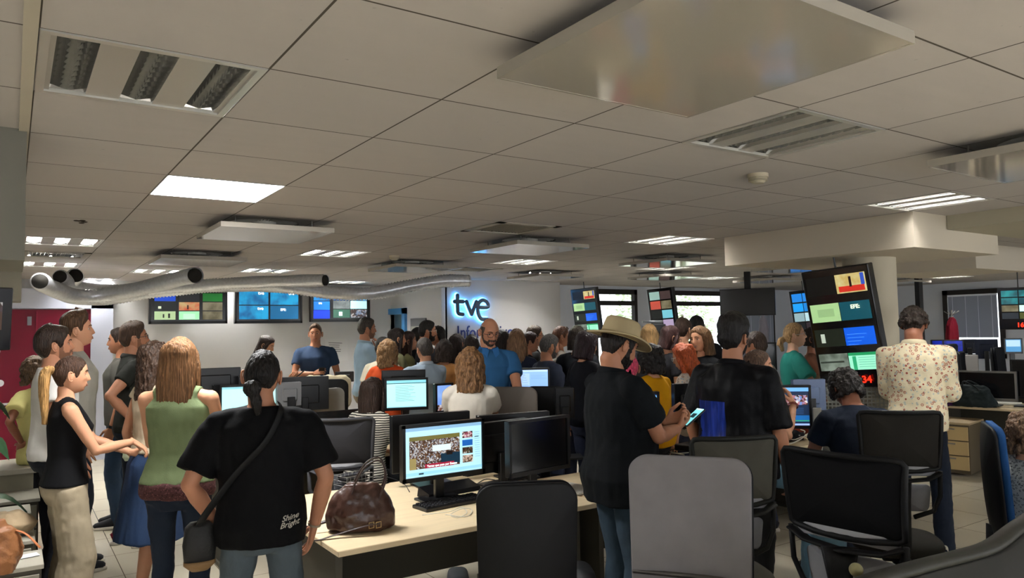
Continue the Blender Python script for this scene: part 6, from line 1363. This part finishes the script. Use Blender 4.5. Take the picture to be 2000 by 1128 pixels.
# ---------------------------------------------------------------- lower left: counter and drawer units
pc1 = onz(72, 912, .78); g = G().box((-1.0, .3, .39), (2.0, .6, .74)); t = empty('counter', 'grey counter the curly-haired person in yellow leans on', 'counter', (pc1.x, pc1.y, 0)); obj('counter_body', G().box((-1.0, .3, .37), (1.96, .56, .74)), mat('#7d7765', .7), t); obj('counter_top', G().box((-1.0, .3, .76), (2.0, .6, .04), bev=.004), mat('#9d9788', .5), t)
for k_, (px, py, z) in enumerate(((76, 975, .62), (58, 1008, .62), (66, 1062, .60), (83, 1112, .60))):
    p = onz(px, py, z); pedestal(p.x-.21, p.y+.27, z, math.pi/2*0, ['grey drawer unit farthest back in the row at lower left', 'grey drawer unit second from the back at lower left', 'grey drawer unit second from the front at lower left, its top bare', 'grey drawer unit nearest the camera with a white paper on top'][k_], c='#a29e90', c2='#4c473c', w=.42, d=.30 if k_ else .4, grp='grey drawer units at lower left', front='#8c8778')
p = onz(40, 1088, .603); o = obj('paper_sheet', G().box((0, 0, .002), (.16, .07, .003)), mat('#d8dade', .6), loc=(p.x, p.y, .603), rot=(0, 0, .2)); tag(o, 'white folded paper on the nearest grey drawer unit', 'paper')
p = at(-16, 1050, 3.65); g = G().sec([(0, 0, 0, .10, .08, 2.6), (0, 0, .10, .13, .09, 2.2), (0, 0, .2, .10, .07), (0, 0, .26, .05, .03)], 28); g = remesh(g, .009, 1); wrinkle(g, .02, (1, 1, 1), 10, 2); t = empty('shoulder_bag', 'tan brown shoulder bag on the drawer units at the left edge', 'bag', (p.x, p.y, .604)); obj('bag_body', g, mat('#8a5a36', .45, kind='leather', strength=.25), t, True)
P = bezier([(.08, 0, .2), (.14, -.02, .17), (.20, -.05, .10)], 6); obj('strap', G().tube(P, 0, 8, ab=[(.012, .003)]*len(P)), mat('#b06a42', .5), t, True)
p = at(12, 1000, 4.3); g = G().sec([(0, 0, 0, .13, .08), (0, 0, .05, .16, .10), (0, 0, .12, .08, .06)], 24); g = remesh(g, .01, 1); wrinkle(g, .012, (1, 1, 1), 10, 2); o = obj('sweater', g, mat('#a08c70', .9, kind='fabric'), loc=(p.x, p.y, .625), smooth=True); tag(o, 'beige folded sweater lying on the grey drawer units at the left edge', 'sweater')
# plant at the left edge
p = at(-80, 800, 4.3); t = empty('potted_plant', 'broad-leaved green pot plant cut by the left edge', 'plant', (p.x, p.y, 0)); obj('pot', G().sec([(0, 0, 0, .13, .13), (0, 0, .02, .14, .14), (0, 0, .30, .17, .17), (0, 0, .31, .175, .175), (0, 0, .31, .15, .15), (0, 0, .27, .15, .15)], 28), mat('#6d5a48', .7), t, True)
obj('stem', G().tube([(0, 0, .27), (.02, 0, .7), (0, .02, 1.2), (.02, 0, 1.42)], [.02, .016, .012, .006], 8), mat('#4d5a2c', .8), t, True)
for k_ in range(11):
    a = k_*2.4; z = .75+.07*k_; L_ = .29-.01*k_; g = G(); n_ = 9; V = []
    for i_ in range(n_):
        u = i_/(n_-1); ww = .085*math.sin(math.pi*min(1, u*1.02+.02))**.7; x = .05+L_*u; zz = z+.12*math.sin(u*2.6)-.10*u*u
        V += [(x, -ww, zz-.015), (x, 0, zz), (x, ww, zz-.015)]
    g.add(np.array(V)@rotz(a).T, [(i_*3+j_, (i_+1)*3+j_, (i_+1)*3+j_+1, i_*3+j_+1) for i_ in range(n_-1) for j_ in (0, 1)]); obj('leaf', g, mat('#1d3f20', .45, kind='leaf'), t, True)
# ---------------------------------------------------------------- wall notice, small wall panel
p = onY(657, 683, YL); g = G().box((0, 0, 0), (.40, .004, .38)); o = obj('paper_notice', g, mat('#d6d6d6', .7), loc=(p.x, YL-.004, p.z)); tag(o, 'white printed paper notice taped to the wall behind the man in navy', 'notice')
g = G()
for k_ in range(5): g.box((-.02-.02*(k_ % 2), -.003, .12-.035*k_), (.24-.05*(k_ % 3), .002, .008), R=roty(.06))
obj('printed_lines', g, mat('#34383e', .7), o)
p = onX(818, 640, 5.64); g = G().box((0, 0, 0), (.55, .03, .32), bev=.004); g.box((0, -.016, -.06), (.5, .004, .18), 1); o = obj('wall_plate', g, [mat('#7f8083', .4, .3), mat('#b9b8ae', .6)], loc=(5.635, p.y, p.z), rot=(0, 0, -math.pi/2)); tag(o, 'grey metal wall plate right of the blue framed window', 'wall panel')
p = onY(226, 668, YL); o = obj('poster', G().box((0, 0, 0), (.10, .004, .30)), mat('#9fb48a', .7), loc=(p.x, YL-.004, p.z)); tag(o, 'narrow green-edged poster on the wall behind the man in the grey t-shirt', 'poster')
# ---------------------------------------------------------------- grille under the big video column, post
p = at(1672, 800, 6.15); t = empty('metal_grille', 'grey perforated metal grille standing behind the seated young man', 'grille', p, facing(1672, 6.15, 0)+.1); g = G()
for k_ in range(23): g.box((-.33+k_*.03, 0, 0), (.009, .006, .42))
for k_ in range(15): g.box((0, 0, -.21+k_*.03), (.67, .006, .009))
obj('grille_bars', g, mat('#8a8a82', .45, .4), t); g = G().box((0, .04, .20), (.70, .06, .03)); g.box((0, .05, -.45), (.6, .03, 1.0)); obj('grille_frame', g, mat('#57544c', .6), t)
p = at(1596, 803, 5.7); o = obj('white_post', G().box((0, 0, 0), (.06, .05, .36), bev=.004), mat('#8f8c84', .5), loc=(p.x, p.y, .93), rot=(0, 0, facing(1596, 5.7, 0))); tag(o, 'pale grey upright cover plate left of the metal grille', 'cover plate')
g = G()
for (x, y) in ((-.3, 0), (.3, 0)): g.box((x, y, .3), (.05, .05, .6))
# ---------------------------------------------------------------- dark partition at lower right, gooseneck knob
P = [onz(a, b, .96) for a, b in ((1600, 1172), (1690, 1128), (1790, 1098), (1870, 1078), (1935, 1058), (1985, 1022), (2040, 985), (2120, 930))]
g = G(); g.tube([(p[0], p[1], .945) for p in bezier(P, 5)], 0, 10, ab=[(.035, .022)]*(5*7+1)); o0 = empty('curved_partition', 'dark curved console partition across the lower right corner', 'partition'); obj('top_rail', g, mat('#23221d', .5), o0, True)
g = G(); B_ = bezier(P, 5); V = []
for p in B_: V += [(p[0], p[1], .93), (p[0], p[1], .05), (p[0]+.03, p[1]-.04, .05), (p[0]+.03, p[1]-.04, .93)]
g.add(V, [(4*i+a, 4*(i+1)+a, 4*(i+1)+(a+1) % 4, 4*i+(a+1) % 4) for i in range(len(B_)-1) for a in range(4)]); obj('partition_panel', g, mat('#191815', .6), o0, True)
p = at(1672, 1112, 2.4); t = empty('gooseneck_knob', 'round olive knob on a short stem at the bottom edge beside the dark partition', 'knob', (p.x, p.y, p.z)); obj('knob', G().ball((0, 0, 0), (.022, .022, .022), 18, 12), mat('#6d6848', .5), t, True); obj('stem', G().tube([(0, 0, -.02), (0, 0, -.3)], .010, 10), mat('#5a5640', .5), t, True)
# ---------------------------------------------------------------- coat rack with red coat, camera on tripod, far bits
p = at(1862, 690, 12.6); t = empty('coat_rack', 'metal coat rack in front of the blinds window', 'coat rack', (p.x, p.y, 0)); g = G().tube([(0, 0, 0), (0, 0, 1.95)], .015, 10)
for a in range(4): g.tube([(0, 0, 1.85), (.12*math.cos(a*1.57), .12*math.sin(a*1.57), 1.93)], .007, 6); g.tube([(0, 0, .12), (.25*math.cos(a*1.57), .25*math.sin(a*1.57), .01)], .01, 6)
obj('rack_pole', g, m_silver, t, True)
g = G().sec([(0, 0, 1.05, .17, .08), (0, 0, 1.4, .16, .08), (0, 0, 1.68, .14, .07), (0, 0, 1.78, .07, .05), (0, 0, 1.82, .03, .03)], 22); g = remesh(g, .015, 1); wrinkle(g, .02, (1, 1, .1), 20, 2); o = obj('coat', g, mat('#6a1222', .8, kind='fabric'), loc=(p.x, p.y, 0), smooth=True); tag(o, 'dark red coat hanging on the rack before the blinds window', 'coat')
p = at(1284, 640, 9.7); t = empty('video_camera', 'small video camera on a tripod above the crowd by the second video column', 'camera', (p.x, p.y, 0), 1.2)
g = G().box((0, 0, p.z), (.09, .2, .10), bev=.008); g.tube([(0, .1, p.z), (0, .2, p.z)], .035, 14); obj('camera_body', g, mat('#3a3d42', .4), t); obj('microphone', G().tube([(.06, -.1, p.z+.08), (.06, .18, p.z+.08)], .016, 10), mat('#9aa0a6', .4, .5), t, True)
for a in range(3): obj('leg', G().tube([(0, 0, p.z-.06), (.22*math.cos(a*2.1), .22*math.sin(a*2.1), .01)], .014, 8), m_blk, t, True)
# black drop cable post behind the floral shirt man
p = at(1796, 600, 13.5); o = obj('ceiling_post', G().box((0, 0, (CE+.9)/2), (.13, .08, CE-.9)), m_blk, loc=(p.x, p.y, 0)); o.location.z = .0; tag(o, 'black vertical cable post dropping from the ceiling behind the floral shirt man', 'post')
g = G().sec([(0, 0, 0, .13, .05), (0, 0, .3, .13, .06), (0, 0, .5, .10, .05), (0, 0, .58, .03, .03)], 18); p = at(1492, 655, 14.5); o = obj('hanging_coat', wrinkle(remesh(g, .02, 1), .02, (1, 1, .2), 16, 3), mat('#8d8994', .8, kind='fabric'), loc=(p.x, p.y, 1.35), smooth=True); rk = obj('coat_stand', G().tube([(0, 0, .0), (0, 0, 1.98)], .014, 10).tube([(-.14, 0, 1.93), (0, 0, 1.95), (.14, 0, 1.93)], .008, 6).box((0, 0, .012), (.34, .34, .024)), m_silver, loc=(p.x, p.y, 0)); tag(rk, 'metal coat stand holding the pale grey coat', 'coat rack'); tag(o, 'pale grey coat hanging behind the man in the light grey t-shirt', 'coat')
boxy(1128, 1004, (.01, .01, .01), '#c8c4ba', 'x', 'x', 'x') if False else None
# fingers of floor items: sneakers cable
